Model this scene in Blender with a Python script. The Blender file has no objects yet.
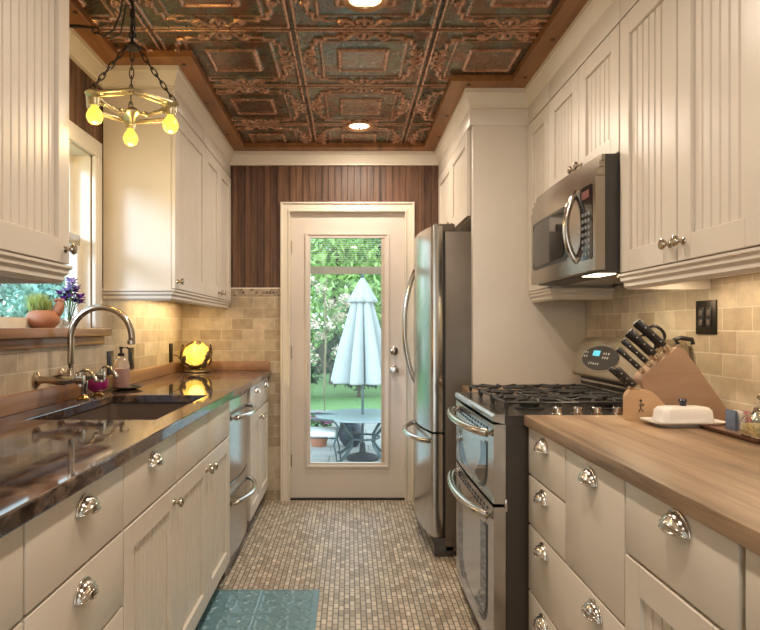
import bpy, bmesh, math, random
import numpy as np
from mathutils import Vector, Matrix
random.seed(7); np.random.seed(7)
PI = math.pi
sc = bpy.context.scene
COL = sc.collection

# ------------------------------------------------------------------ camera
cam_d = bpy.data.cameras.new('camera'); cam = bpy.data.objects.new('camera', cam_d); COL.objects.link(cam)
CH = 1.225
cam.location = (0, 0, CH); cam.rotation_euler = (PI/2, 0, 0)
cam_d.sensor_width = 36; cam_d.lens = 615/760*36
cam_d.shift_x = 30.4/760; cam_d.shift_y = 13/760
cam_d.clip_start = 0.02; cam_d.clip_end = 200
sc.camera = cam
sc.view_settings.view_transform = 'Standard'; sc.view_settings.look = 'None'
sc.view_settings.gamma = 1; sc.view_settings.exposure = 0.22
sc.view_settings.use_curve_mapping = False

# ------------------------------------------------------------------ materials
class NT:
    def __init__(s, name):
        s.m = bpy.data.materials.new(name); s.m.use_nodes = True
        s.t = s.m.node_tree; s.n = s.t.nodes; s.l = s.t.links
        s.b = s.n['Principled BSDF']; s.out = s.n['Material Output']
    def add(s, typ, **kw):
        nd = s.n.new(typ)
        for k, v in kw.items():
            if k.startswith('_'): setattr(nd, k[1:], v)
            else: s.set(nd.inputs[k.replace('__', ' ')], v)
        return nd
    def set(s, inp, v):
        if isinstance(v, bpy.types.NodeSocket): s.l.new(v, inp)
        elif isinstance(v, bpy.types.Node): s.l.new(v.outputs[0], inp)
        elif isinstance(v, (tuple, list)) and len(v) == 3 and inp.type == 'RGBA': inp.default_value = (*v, 1)
        else: inp.default_value = v
    def math(s, op, a, b=0.0, c=None):
        nd = s.n.new('ShaderNodeMath'); nd.operation = op
        s.set(nd.inputs[0], a); s.set(nd.inputs[1], b)
        if c is not None: s.set(nd.inputs[2], c)
        return nd.outputs[0]
    def coord(s, ax='xyz', scale=(1, 1, 1)):
        tc = s.n.new('ShaderNodeTexCoord'); sp = s.n.new('ShaderNodeSeparateXYZ'); cb = s.n.new('ShaderNodeCombineXYZ')
        s.l.new(tc.outputs['Object'], sp.inputs[0])
        for i, a in enumerate(ax):
            if a == '0': continue
            o = sp.outputs['xyz'.index(a)]
            if scale[i] != 1: o = s.math('MULTIPLY', o, scale[i])
            s.l.new(o, cb.inputs[i])
        return cb.outputs[0]
    def noise(s, vec, scale, detail=3, rough=.5, dist=0):
        nd = s.add('ShaderNodeTexNoise', Vector=vec, Scale=scale, Detail=float(detail), Roughness=rough, Distortion=dist)
        return nd.outputs['Fac']
    def ramp(s, fac, stops):
        nd = s.n.new('ShaderNodeValToRGB'); s.set(nd.inputs[0], fac)
        e = nd.color_ramp.elements
        while len(e) < len(stops): e.new(.5)
        for i, (p, c) in enumerate(stops):
            e[i].position = p; e[i].color = (*c, 1) if not isinstance(c, (int, float)) else (c, c, c, 1)
        return nd.outputs[0]
    def mix(s, fac, a, b, typ='MIX'):
        nd = s.n.new('ShaderNodeMix'); nd.data_type = 'RGBA'; nd.blend_type = typ
        s.set(nd.inputs[0], fac); s.set(nd.inputs[6], a); s.set(nd.inputs[7], b)
        return nd.outputs[2]
    def bump(s, h, strength=.3, dist=.002):
        nd = s.add('ShaderNodeBump', Height=h, Strength=strength, Distance=dist)
        s.l.new(nd.outputs[0], s.b.inputs['Normal'])
    def P(s, **kw):
        for k, v in kw.items(): s.set(s.b.inputs[k.replace('__', ' ')], v)
        return s

def simple(name, col, rough=.5, metal=0., var=.06, nscale=18, **kw):
    t = NT(name); v = t.coord()
    f = t.noise(v, nscale, 3)
    lo = tuple(c*(1-var) for c in col); hi = tuple(min(1, c*(1+var)) for c in col)
    t.P(Base__Color=t.ramp(f, [(.3, lo), (.7, hi)]), Roughness=rough, Metallic=metal, **kw)
    return t.m

def brick(name, ax, bw, rh, mortar, c1, c2, cm, rough=.5, bstr=.5, bdist=.002, nz=.25, bias=0., rr=(.3, .3)):
    t = NT(name); v = t.coord(ax)
    b = t.n.new('ShaderNodeTexBrick'); t.set(b.inputs['Vector'], v)
    for k, val in dict(Scale=1., Color1=c1, Color2=c2, Mortar=cm).items(): t.set(b.inputs[k], val)
    b.inputs['Mortar Size'].default_value = mortar; b.inputs['Mortar Smooth'].default_value = .3
    b.inputs['Bias'].default_value = bias
    b.inputs['Brick Width'].default_value = bw; b.inputs['Row Height'].default_value = rh
    b.offset = .5
    n = t.noise(v, 14, 4, .6); n2 = t.noise(v, 90, 2)
    dk = t.ramp(n, [(.3, 1-nz), (.7, 1+nz*.3)])
    col = t.mix(1., b.outputs['Color'], dk, 'MULTIPLY')
    t.P(Base__Color=col, Roughness=t.ramp(n2, [(.3, rough-.1), (.7, rough+.1)]))
    h = t.math('SUBTRACT', t.math('MULTIPLY', n2, .25), b.outputs['Fac'])
    t.bump(h, bstr, bdist)
    return t.m

def wood(name, stops, along='y', fine=60, stretch=.06, rough=.4, board=None, bax='x', coat=0., bstr=.15):
    t = NT(name)
    sca = [1, 1, 1]; sca['xyz'.index(along)] = stretch
    v = t.coord('xyz', sca)
    off = None
    if board:
        tc = t.n.new('ShaderNodeTexCoord'); sp = t.n.new('ShaderNodeSeparateXYZ'); t.l.new(tc.outputs['Object'], sp.inputs[0])
        cell = t.math('FLOOR', t.math('DIVIDE', sp.outputs['xyz'.index(bax)], board))
        wn = t.n.new('ShaderNodeTexWhiteNoise'); wn.noise_dimensions = '1D'; t.l.new(cell, wn.inputs['W'])
        off = wn.outputs['Value']
        va = t.n.new('ShaderNodeVectorMath'); va.operation = 'MULTIPLY_ADD'
        t.l.new(wn.outputs['Color'], va.inputs[0]); va.inputs[1].default_value = (3, 3, 3); t.l.new(v, va.inputs[2])
        v = va.outputs[0]
    n1 = t.noise(v, fine*.22, 4, .6, 1.2); n2 = t.noise(v, fine*2.2, 3, .6)
    f = t.math('ADD', t.math('MULTIPLY', n1, .72), t.math('MULTIPLY', n2, .28))
    col = t.ramp(f, stops)
    if board:
        col = t.mix(1., col, t.ramp(off, [(0., .68), (1., 1.12)]), 'MULTIPLY')
    t.P(Base__Color=col, Roughness=rough)
    if coat: t.P(Coat__Weight=coat, Coat__Roughness=.12)
    t.bump(f, bstr, .001)
    return t.m

def steel_mat(name, col=(.56, .54, .51), rough=.28, ax=(1, 1, 1)):
    t = NT(name); v = t.coord('xyz', ax)
    n = t.noise(v, 9, 2)
    t.P(Base__Color=col, Metallic=1., Roughness=t.ramp(n, [(.2, rough-.02), (.8, rough+.03)]))
    return t.m

def emit(name, col, strength, base=(.8, .8, .8)):
    t = NT(name); f = t.noise(t.coord(), 6, 1)
    c = t.ramp(f, [(.2, tuple(x*.94 for x in col)), (.8, col)])
    t.P(Base__Color=base, Emission__Color=c, Emission__Strength=strength, Roughness=.3)
    return t.m

def pane_mat(name, tint=(1, 1, 1), gloss=.08):
    t = NT(name); t.n.remove(t.b)
    tr = t.add('ShaderNodeBsdfTransparent', Color=tint); gl = t.add('ShaderNodeBsdfGlossy', Roughness=.02)
    fr = t.add('ShaderNodeFresnel', IOR=1.45)
    mx = t.n.new('ShaderNodeMixShader')
    ge = t.n.new('ShaderNodeNewGeometry'); fac = t.math('MULTIPLY', fr.outputs[0], t.math('SUBTRACT', 1., ge.outputs['Backfacing']))
    t.l.new(fac, mx.inputs[0]); t.l.new(tr.outputs[0], mx.inputs[1]); t.l.new(gl.outputs[0], mx.inputs[2])
    t.l.new(mx.outputs[0], t.out.inputs[0])
    return t.m

PAINT = simple('cream_paint', (.695, .62, .53), .34, var=.02, nscale=5)
TRIMP = simple('cream_trim_paint', (.75, .67, .55), .4, var=.02, nscale=5)
DOORP = simple('door_paint', (.66, .575, .50), .42, var=.02, nscale=4)
INSIDE = simple('cabinet_inside', (.62, .56, .46), .6)
TOE = simple('toe_kick', (.30, .26, .21), .6)
WHITEP = simple('window_paint', (.80, .76, .70), .4, var=.02)
FLOORM = brick('mosaic_floor', 'yx0', .048, .024, .0032, (.78, .66, .51), (.42, .32, .22), (.18, .14, .10), .42, .6, .0015, .3)
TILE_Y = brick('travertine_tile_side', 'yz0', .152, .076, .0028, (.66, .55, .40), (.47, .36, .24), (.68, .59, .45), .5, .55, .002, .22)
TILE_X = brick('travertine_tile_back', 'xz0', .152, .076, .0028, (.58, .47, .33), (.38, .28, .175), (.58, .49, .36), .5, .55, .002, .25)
BAND = brick('mosaic_band', 'xz0', .024, .024, .0026, (.52, .40, .27), (.12, .075, .045), (.45, .36, .26), .4, .5, .0015, .2)
WOODB = wood('beadboard_walnut', [(.34, (.038, .016, .008)), (.49, (.125, .056, .029)), (.66, (.23, .118, .066))], 'z', 60, .07, .5, .046, 'x')
WOODL = wood('beadboard_walnut_side', [(.34, (.038, .016, .008)), (.49, (.125, .056, .029)), (.66, (.23, .118, .066))], 'z', 60, .07, .5, .046, 'y')
BEAM = wood('amber_beam_wood', [(.3, (.15, .055, .013)), (.5, (.29, .118, .032)), (.7, (.43, .19, .058))], 'y', 34, .12, .42, bstr=.2)
SILLW = wood('oak_sill_wood', [(.3, (.20, .10, .05)), (.5, (.30, .155, .08)), (.7, (.38, .21, .115))], 'y', 50, .06, .38)
BUTCHER = wood('butcher_block', [(.32, (.13, .075, .040)), (.48, (.30, .185, .105)), (.66, (.44, .295, .18))], 'y', 40, .07, .42, .085, 'x', bstr=.08)
BLOCKW = wood('knife_block_wood', [(.3, (.27, .165, .10)), (.5, (.33, .205, .13)), (.7, (.38, .245, .155))], 'x', 40, .15, .42)
BLOCKL = wood('light_block_wood', [(.3, (.48, .29, .15)), (.5, (.56, .35, .19)), (.7, (.62, .41, .23))], 'x', 40, .15, .42)
STEEL = steel_mat('brushed_steel', (.50, .465, .42), rough=.20)
MSTEEL = steel_mat('microwave_steel', (.37, .325, .27), rough=.22)
STEELF = steel_mat('fridge_steel', (.55, .52, .47), rough=.2)
CHROME = steel_mat('satin_nickel', (.62, .57, .51), .16)
NICKEL = steel_mat('aged_nickel', (.50, .42, .33), .22)
DARKMET = simple('dark_bronze', (.045, .036, .028), .38, .8)
BRONZE = simple('lamp_bronze', (.17, .115, .06), .4, .85)
BLACK = simple('black_plastic', (.014, .013, .013), .32)
BLACKG = simple('black_glass', (.012, .012, .013), .06)
IRON = simple('cast_iron', (.022, .020, .019), .5)
APPL = simple('appliance_side', (.135, .105, .078), .35, .3, var=.03)
APPLD = simple('range_side', (.060, .048, .038), .35, .3, var=.03)
TAUPE = simple('backguard_taupe', (.34, .28, .20), .34, .55, var=.03)
WHITEC = simple('white_ceramic', (.80, .76, .72), .16, var=.01)
GLASS = NT('clear_glass').P(Base__Color=(.97, .99, .98), Roughness=.02, IOR=1.45, Transmission__Weight=1.).m
PANE = pane_mat('window_glass', (.94, .985, 1.0))
BULBM = emit('warm_bulb', (1., .70, .09), 1.25, (.45, .30, .04))
CANM = emit('can_lamp', (1., .84, .50), 5.)
STRIPM = emit('strip_lamp', (1., .80, .50), 5.)
MICL = emit('cooktop_lamp', (1., .86, .6), 8.)
GLOBEM = None

def _granite():
    t = NT('polished_granite'); v = t.coord('xyz', (1, .55, 1))
    n1 = t.noise(v, 5, 6, .65, 1.8); n2 = t.noise(v, 42, 4, .7); n3 = t.noise(v, 2.4, 3, .5, 2.5)
    a = t.ramp(n1, [(.32, (.020, .016, .015)), (.48, (.075, .048, .036)), (.60, (.17, .115, .085)), (.74, (.06, .045, .042))])
    b = t.ramp(n2, [(.38, .45), (.62, 1.5)])
    c = t.mix(1., a, b, 'MULTIPLY')
    c = t.mix(t.ramp(n3, [(.50, 0.), (.62, .8)]), c, (.085, .10, .15))
    t.P(Base__Color=c, Roughness=.045, IOR=1.6)
    t.P(Specular__IOR__Level=.62)
    return t.m
GRANITE = _granite()

def _tin():
    t = NT('patina_tin'); v = t.coord()
    at = t.n.new('ShaderNodeAttribute'); at.attribute_name = 'relief'
    r = at.outputs['Fac']
    n1 = t.noise(v, 7, 5, .65, .8); n2 = t.noise(v, 28, 4, .7)
    pat = t.ramp(n1, [(.34, (.22, .085, .036)), (.46, (.15, .10, .055)), (.56, (.125, .125, .08)), (.70, (.17, .175, .13))])
    pat = t.mix(t.ramp(n2, [(.50, 0.), (.72, .75)]), pat, (.22, .085, .035))
    cop = t.ramp(n2, [(.3, (.44, .20, .11)), (.7, (.70, .42, .30))])
    f = t.ramp(r, [(.18, 0.), (.6, .95)])
    t.P(Base__Color=t.mix(f, pat, cop), Metallic=.8, Roughness=t.ramp(n2, [(.3, .22), (.7, .36)]))
    t.bump(n2, .12, .002)
    return t.m
TIN = _tin()

# ------------------------------------------------------------------ mesh builder
W = {}     # world matrix of every thing / part
def wm(o): return W.get(o.name, Matrix.Identity(4)) if o else Matrix.Identity(4)

class MB:
    def __init__(s): s.b = bmesh.new()
    def V(s, p): return s.b.verts.new(p)
    def face(s, vs):
        try: return s.b.faces.new(vs)
        except ValueError: return None
    def box(s, x0, x1, y0, y1, z0, z1, bev=0., seg=2):
        x0, x1 = sorted((x0, x1)); y0, y1 = sorted((y0, y1)); z0, z1 = sorted((z0, z1))
        v = [s.V((x, y, z)) for x in (x0, x1) for y in (y0, y1) for z in (z0, z1)]
        fs = [s.face([v[i] for i in q]) for q in ((0,1,3,2),(4,6,7,5),(0,4,5,1),(2,3,7,6),(0,2,6,4),(1,5,7,3))]
        if bev:
            ed = list({e for f in fs for e in f.edges})
            bmesh.ops.bevel(s.b, geom=ed, offset=bev, segments=seg, affect='EDGES', profile=.5)
        return s
    def loft(s, rings, caps=True, closed=True):
        R = [[s.V(p) for p in r] for r in rings]
        n = len(R[0])
        for a, b in zip(R, R[1:]):
            for i in range(n if closed else n-1):
                j = (i+1) % n
                s.face([a[i], a[j], b[j], b[i]])
        if caps and closed:
            s.face(list(reversed(R[0]))); s.face(R[-1])
        return s
    def frame(s, d):
        d = Vector(d).normalized()
        a = Vector((0, 0, 1)) if abs(d.z) < .9 else Vector((1, 0, 0))
        u = d.cross(a).normalized(); return d, u, u.cross(d).normalized()
    def cyl(s, p0, p1, r0, r1=None, seg=20, caps=True):
        p0, p1 = Vector(p0), Vector(p1); r1 = r0 if r1 is None else r1
        d, u, w = s.frame(p1-p0)
        rg = [[p + (u*math.cos(2*PI*i/seg) + w*math.sin(2*PI*i/seg))*r for i in range(seg)] for p, r in ((p0, r0), (p1, r1))]
        return s.loft(rg, caps)
    def lathe(s, prof, o=(0,0,0), axis=(0,0,1), seg=28, caps=True, mod=None):
        o = Vector(o); d, u, w = s.frame(axis)
        rings = []
        for r, h in prof:
            r = max(r, .0003)
            rings.append([o + d*h + (u*math.cos(2*PI*i/seg) + w*math.sin(2*PI*i/seg))*(r*(mod(2*PI*i/seg, h) if mod else 1)) for i in range(seg)])
        return s.loft(rings, caps)
    def tube(s, pts, r, seg=10, closed=False, flat=None):
        pts = [Vector(p) for p in pts]; n = len(pts)
        rs = r if isinstance(r, (list, tuple)) else [r]*n
        rings = []; pu = None
        for i in range(n):
            if closed: t = pts[(i+1) % n] - pts[i-1]
            else: t = pts[min(i+1, n-1)] - pts[max(i-1, 0)]
            t.normalize()
            if pu is None: _, u, w = s.frame(t)
            else:
                u = (pu - t*pu.dot(t)).normalized(); w = t.cross(u)
            pu = u
            rings.append([pts[i] + (u*math.cos(2*PI*k/seg) + w*math.sin(2*PI*k/seg))*rs[i] for k in range(seg)])
        if closed: rings.append(rings[0])
        if closed:
            R = [[s.V(p) for p in rr] for rr in rings[:-1]]
            for i in range(n):
                a, b = R[i], R[(i+1) % n]
                for k in range(seg): s.face([a[k], a[(k+1) % seg], b[(k+1) % seg], b[k]])
            return s
        return s.loft(rings)
    def prism(s, poly, fn, a, b):
        """poly in 2D, fn(u,v,t) -> 3D, extruded from t=a to t=b"""
        return s.loft([[fn(u, v, a) for u, v in poly], [fn(u, v, b) for u, v in poly]])
    def sweep(s, path, prof, sgn=1, z=0):
        n = len(path); P = [Vector((p[0], p[1])) for p in path]; rings = []
        for i in range(n):
            ns = []
            for a, b in ((i-1, i), (i, i+1)):
                if 0 <= a and b < n:
                    d = (P[b]-P[a]).normalized(); ns.append(Vector((d.y, -d.x))*sgn)
            m = ns[0] if len(ns) == 1 else (ns[0]+ns[1])/(1+ns[0].dot(ns[1]))
            rings.append([(P[i].x+m.x*o, P[i].y+m.y*o, z+h) for o, h in prof])
        return s.loft(rings)
    def sphere(s, c, r, seg=20, rings=12, sc=(1,1,1), fn=None):
        c = Vector(c); R = []
        for j in range(rings+1):
            th = PI*j/rings; rr = max(math.sin(th), .002)
            ring = []
            for i in range(seg):
                d = Vector((rr*math.cos(2*PI*i/seg), rr*math.sin(2*PI*i/seg), -math.cos(th)))
                k = fn(d) if fn else 1
                ring.append(c + Vector((d.x*sc[0], d.y*sc[1], d.z*sc[2]))*r*k)
            R.append(ring)
        return s.loft(R)
    def build(s, name, mat, parent=None, local=False, smooth=True, ang=40, label=None, solid=0., subsurf=0):
        if not local and parent: s.b.transform(wm(parent).inverted())
        bmesh.ops.recalc_face_normals(s.b, faces=s.b.faces)
        me = bpy.data.meshes.new(name); s.b.to_mesh(me); s.b.free()
        if smooth:
            me.polygons.foreach_set('use_smooth', [True]*len(me.polygons))
            try: me.set_sharp_from_angle(angle=math.radians(ang))
            except Exception: pass
        me.materials.append(mat)
        o = bpy.data.objects.new(name, me); COL.objects.link(o)
        if parent: o.parent = parent
        W[o.name] = wm(parent)
        if label: o['label'] = label
        if solid:
            md = o.modifiers.new('solid', 'SOLIDIFY'); md.thickness = solid; md.offset = 0
        if subsurf:
            md = o.modifiers.new('sub', 'SUBSURF'); md.levels = subsurf; md.render_levels = subsurf
        return o

def thing(name, label, cat, loc=(0,0,0), rz=0., group=None):
    o = bpy.data.objects.new(name, None); COL.objects.link(o); o.empty_display_size = .05
    o.location = loc; o.rotation_euler = (0, 0, rz)
    W[o.name] = Matrix.Translation(loc) @ Matrix.Rotation(rz, 4, 'Z')
    return tag(o, label, cat, group)
def tag(o, label, cat, group=None, kind=None):
    if label: o['label'] = label
    if cat: o['category'] = cat
    if group: o['group'] = group
    if kind: o['kind'] = kind
    return o
def struct(o, label=None):
    o['kind'] = 'structure'
    if label: o['label'] = label
    return o
def dup(root, loc, rz, label, group=None):
    r = root.copy(); COL.objects.link(r); r.location = loc; r.rotation_euler = (0, 0, rz); r['label'] = label
    if group: r['group'] = group
    W[r.name] = Matrix.Translation(loc) @ Matrix.Rotation(rz, 4, 'Z')
    for ch in list(root.children):
        c = ch.copy(); COL.objects.link(c); c.parent = r
        for g in list(ch.children):
            d = g.copy(); COL.objects.link(d); d.parent = c
    return r

def holed(mb, axis, t0, t1, u0, u1, v0, v1, hole):
    """slab normal to axis (thickness t0..t1) spanning u,v with one rectangular hole"""
    hu0, hu1, hv0, hv1 = hole
    us = [u0, hu0, hu1, u1]; vs = [v0, hv0, hv1, v1]
    def P(u, v, t): return {'x': (t, u, v), 'y': (u, t, v), 'z': (u, v, t)}[axis]
    grid = {}
    for t in (0, 1):
        for i, u in enumerate(us):
            for j, v in enumerate(vs): grid[i, j, t] = mb.V(P(u, v, (t0, t1)[t]))
    for i in range(3):
        for j in range(3):
            if (i, j) == (1, 1): continue
            for t in (0, 1):
                mb.face([grid[i,j,t], grid[i+1,j,t], grid[i+1,j+1,t], grid[i,j+1,t]])
    def wall(a, b): mb.face([grid[(*a,0)], grid[(*b,0)], grid[(*b,1)], grid[(*a,1)]])
    for i in range(3):
        wall((i,0),(i+1,0)); wall((i,3),(i+1,3)); wall((0,i),(0,i+1)); wall((3,i),(3,i+1))
    for a, b in (((1,1),(2,1)),((2,1),(2,2)),((2,2),(1,2)),((1,2),(1,1))): wall(a, b)
    return mb

def beads(mb, fn, u0, u1, w0, w1, pitch, top, bot, back=None, g=.0035):
    """beaded board sheet: fn(u,w,n) -> point"""
    n = max(1, round((u1-u0)/pitch)); p = (u1-u0)/n; prof = [(u0, top)]
    for k in range(1, n):
        c = u0+k*p
        prof += [(c-g, top), (c-g*.3, bot), (c+g*.3, bot), (c+g, top)]
    prof.append((u1, top))
    if back is None:
        mb.loft([[fn(u, w0, h) for u, h in prof], [fn(u, w1, h) for u, h in prof]], closed=False)
    else:
        prof = prof + [(u1, back), (u0, back)]
        mb.loft([[fn(u, w0, h) for u, h in prof], [fn(u, w1, h) for u, h in prof]])
    return mb

# ------------------------------------------------------------------ dimensions
XL, XR = -1.20, 1.254          # side walls
YB = 4.38                      # back wall
YN = -2.2                      # room goes on behind the camera
CT = .924                      # counter top height
ZB, ZT = 2.468, 2.502           # beam underside, tin ceiling

# ------------------------------------------------------------------ room
struct(MB().box(XL-.12, XR+.12, YN, YB+.10, -.10, 0).build('floor', FLOORM, smooth=False), 'small brown and tan stone mosaic tile floor')

wl = struct(holed(MB(), 'x', XL-.12, XL, YN, YB+.12, -.08, 2.56, (2.015, 2.853, 1.215, 2.035)).build('wall_left', simple('plaster', (.62, .55, .44), .7), smooth=False))
m = MB()
beads(m, lambda u, w, n: (XL+n, u, w), 1.84, 1.945, 1.45, 2.44, .046, .006, .003, -.0)
beads(m, lambda u, w, n: (XL+n, u, w), 2.928, 2.98, 1.40, 2.44, .046, .006, .003, 0)
beads(m, lambda u, w, n: (XL+n, u, w), 1.945, 2.925, 2.09, 2.44, .046, .006, .003, 0)
m.build('beadboard_panel', WOODL, wl, label='dark walnut beadboard around the window')
m = MB(); m.box(XL, XL+.010, -.6, 1.94, CT-.03, 1.42); m.box(XL, XL+.010, 1.94, 2.93, CT-.03, 1.18); m.box(XL, XL+.010, 2.93, YB, CT-.03, 1.42)
m.build('tile_backsplash', TILE_Y, wl, smooth=False, label='tumbled travertine brick tile')

struct(MB().box(XL-.12, -.65, YN-.1, YN, 0, 2.56).box(.70, XR+.12, YN-.1, YN, 0, 2.56).box(-.65, .70, YN-.1, YN, 2.10, 2.56).build('wall_front', bpy.data.materials['plaster'], smooth=False))
wr = struct(MB().box(XR, XR+.12, YN, YB+.12, -.08, 2.56).build('wall_right', bpy.data.materials['plaster'], smooth=False))
MB().box(XR-.010, XR, -.6, 3.235, CT-.03, 1.42).build('tile_backsplash', TILE_Y, wr, smooth=False, label='tumbled travertine brick tile')

DX0, DX1, DZ1 = -.424, .396, 2.048
wb = struct(holed(MB(), 'y', YB, YB+.12, XL-.12, XR+.12, -.08, 2.56, (DX0, DX1, -.07, DZ1)).build('wall_back', bpy.data.materials['plaster'], smooth=False))
m = MB()
beads(m, lambda u, w, n: (u, YB-n, w), XL, DX0-.05, 1.51, 2.44, .046, .008, .004, 0)
beads(m, lambda u, w, n: (u, YB-n, w), DX0-.05, DX1+.05, 2.09, 2.44, .046, .008, .004, 0)
beads(m, lambda u, w, n: (u, YB-n, w), DX1+.05, XR, 1.51, 2.44, .046, .008, .004, 0)
m.build('beadboard_panel', WOODB, wb, label='dark walnut beadboard')
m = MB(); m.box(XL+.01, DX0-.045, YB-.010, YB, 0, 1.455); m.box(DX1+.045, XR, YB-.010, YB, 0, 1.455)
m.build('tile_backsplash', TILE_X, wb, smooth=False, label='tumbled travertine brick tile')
m = MB(); m.box(XL+.01, DX0-.045, YB-.012, YB, 1.455, 1.502); m.box(DX1+.045, XR, YB-.012, YB, 1.455, 1.502)
m.build('mosaic_border', BAND, wb, smooth=False, label='narrow band of small brown and tan mosaic')
m = MB(); m.box(XL+.01, DX0-.045, YB-.014, YB, 1.502, 1.512); m.box(DX1+.045, XR, YB-.014, YB, 1.502, 1.512)
m.build('ledge', TRIMP, wb)

# --- pressed tin ceiling
def sdbox(a, b, p, q):
    dx, dy = a-p, b-q
    return np.where((dx > 0) & (dy > 0), np.hypot(np.maximum(dx, 0), np.maximum(dy, 0)), np.maximum(dx, dy))
def G(d, w): return np.exp(-(d/w)**2)
def tile_relief(u, v):
    a, b = np.abs(u), np.abs(v)
    h = .75*G(np.maximum(a, b)-.955, .022) - .9*G(np.maximum(a, b)-1.0, .014)
    d = np.minimum(np.minimum(sdbox(a, b, .76, .56), sdbox(a, b, .56, .76)), sdbox(a, b, .70, .70))
    d2 = sdbox(a, b, .63, .63)
    h += 1.0*G(d, .022) + .6*G(d2, .016)
    h += .12/(1+np.exp(np.clip(d/.01, -40, 40)))
    dc = sdbox(a, b, .36, .36)
    h += .8*G(dc, .022) + .15/(1+np.exp(np.clip(dc/.01, -40, 40)))
    t = np.where(a > b, b, a); r = np.maximum(a, b)
    def line(pts, w):
        D = np.full(t.shape, 9.)
        for (t0, r0), (t1, r1) in zip(pts, pts[1:]):
            L2 = (t1-t0)**2+(r1-r0)**2
            k = np.clip(((t-t0)*(t1-t0)+(r-r0)*(r1-r0))/L2, 0, 1)
            D = np.minimum(D, np.hypot(t-t0-k*(t1-t0), r-r0-k*(r1-r0)))
        return G(D, w)
    orn = 1.1*G(np.hypot(t/.035, (r-.80)/.11), .9)
    orn = np.maximum(orn, 1.0*line([(.05, .90), (.10, .905), (.155, .87), (.19, .80), (.24, .745), (.31, .74), (.355, .78), (.345, .83), (.305, .835), (.29, .80)], .021))
    orn = np.maximum(orn, .9*line([(.03, .73), (.08, .755), (.11, .80), (.085, .83)], .018))
    orn = np.maximum(orn, .8*line([(.19, .87), (.25, .885), (.30, .90)], .016))
    m = G(np.hypot(t/.37, (r-.80)/.16), 1.)
    h = h*(1-np.clip(m*1.3, 0, 1)*.9*(r > .58)*(r < .93)) + orn
    return h
def relief_grid(name, xs, ys, hfun, z0, amp, mat, down=False):
    X, Y = np.meshgrid(xs, ys); H = hfun(X, Y)
    Z = z0 + (-amp*H if down else amp*H)
    nx, ny = len(xs), len(ys)
    co = np.stack([X, Y, Z], -1).reshape(-1, 3).astype(np.float32)
    i = np.arange(nx-1)[None, :] + nx*np.arange(ny-1)[:, None]
    q = np.stack([i, i+1, i+1+nx, i+nx], -1).reshape(-1, 4)
    if down: q = q[:, ::-1]
    me = bpy.data.meshes.new(name); me.vertices.add(len(co)); me.vertices.foreach_set('co', co.ravel())
    nf = len(q); me.loops.add(nf*4); me.loops.foreach_set('vertex_index', np.ascontiguousarray(q).ravel().astype(np.int32))
    me.polygons.add(nf); me.polygons.foreach_set('loop_start', np.arange(0, nf*4, 4, dtype=np.int32))
    me.update(); me.validate()
    me.polygons.foreach_set('use_smooth', np.ones(nf, dtype=bool))
    at = me.attributes.new('relief', 'FLOAT', 'POINT'); at.data.foreach_set('value', H.ravel().astype(np.float32))
    me.materials.append(mat)
    o = bpy.data.objects.new(name, me); COL.objects.link(o); W[o.name] = Matrix.Identity(4)
    return o
TS = .61
def ceil_h(X, Y):
    u = ((X+.243)/TS) % 1*2-1; v = ((Y-2.62)/TS) % 1*2-1
    return tile_relief(u, v)
ys = np.concatenate([np.arange(YN, 1.6, .02), np.arange(1.6, YB+.004, .0048)])
ce = struct(relief_grid('ceiling', np.arange(XL, XR+.003, .0048), ys, ceil_h, ZT, .013, TIN, True), 'pressed tin tile ceiling with copper and green patina')
MB().box(XL-.12, XR+.12, YN, YB+.12, ZT+.02, ZT+.08).build('ceiling_slab', bpy.data.materials['plaster'], ce, smooth=False)

# --- crown and wooden perimeter boards follow the cabinets
XUL, XUR, XFP = -.862, .958, .650       # carcass fronts of the uppers, fridge panel
CP = [(XUL, -.6), (XUL, 1.852), (XL, 1.852), (XL, 2.962), (XUL, 2.962), (XUL, YB-.008), (XFP, YB-.008), (XFP, 3.237), (XUR, 3.237), (XUR, -.6)]
crown = [(0, 2.378), (.020, 2.378), (.020, 2.388), (.025, 2.392), (.030, 2.404), (.040, 2.424), (.046, 2.442), (.053, 2.446), (.053, ZB), (-.002, ZB)]
struct(MB().sweep(CP, crown).build('trim_1', TRIMP, ang=25), 'cream crown moulding')
board = [(.046, ZB), (.136, ZB), (.138, ZB+.003), (.138, ZT+.014), (.046, ZT+.014)]
bo = struct(MB().sweep(CP, board).build('trim_2', BEAM, ang=25), 'amber stained wooden boards round the tin ceiling')
m = MB()
for x, y in ((-1.08, 2.42), (-1.09, 2.2), (-.78, 2.90), (-.79, 3.4), (-.785, 3.95), (.58, 4.0), (.57, 3.6), (.61, 3.14), (.87, 3.05), (.875, 2.65), (.87, 2.2)):
    m.lathe([(.002, 0), (.010, 0), (.010, .0025), (.002, .0025)], (x, y, ZB), (0, 0, -1), 14)
m.build('wood_plug', simple('dark_plug', (.05, .018, .008), .5), bo, label='dark round plugs')
m = MB(); m.box(XL+.010, XL+.030, -.6, YB-.012, CT+.0005, CT+.068, .002); m.box(XL+.030, -.565, YB-.032, YB-.012, CT+.0005, CT+.066, .002)
struct(m.build('trim_3', SILLW), 'brown wooden curb along the back of the granite counter')

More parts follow.
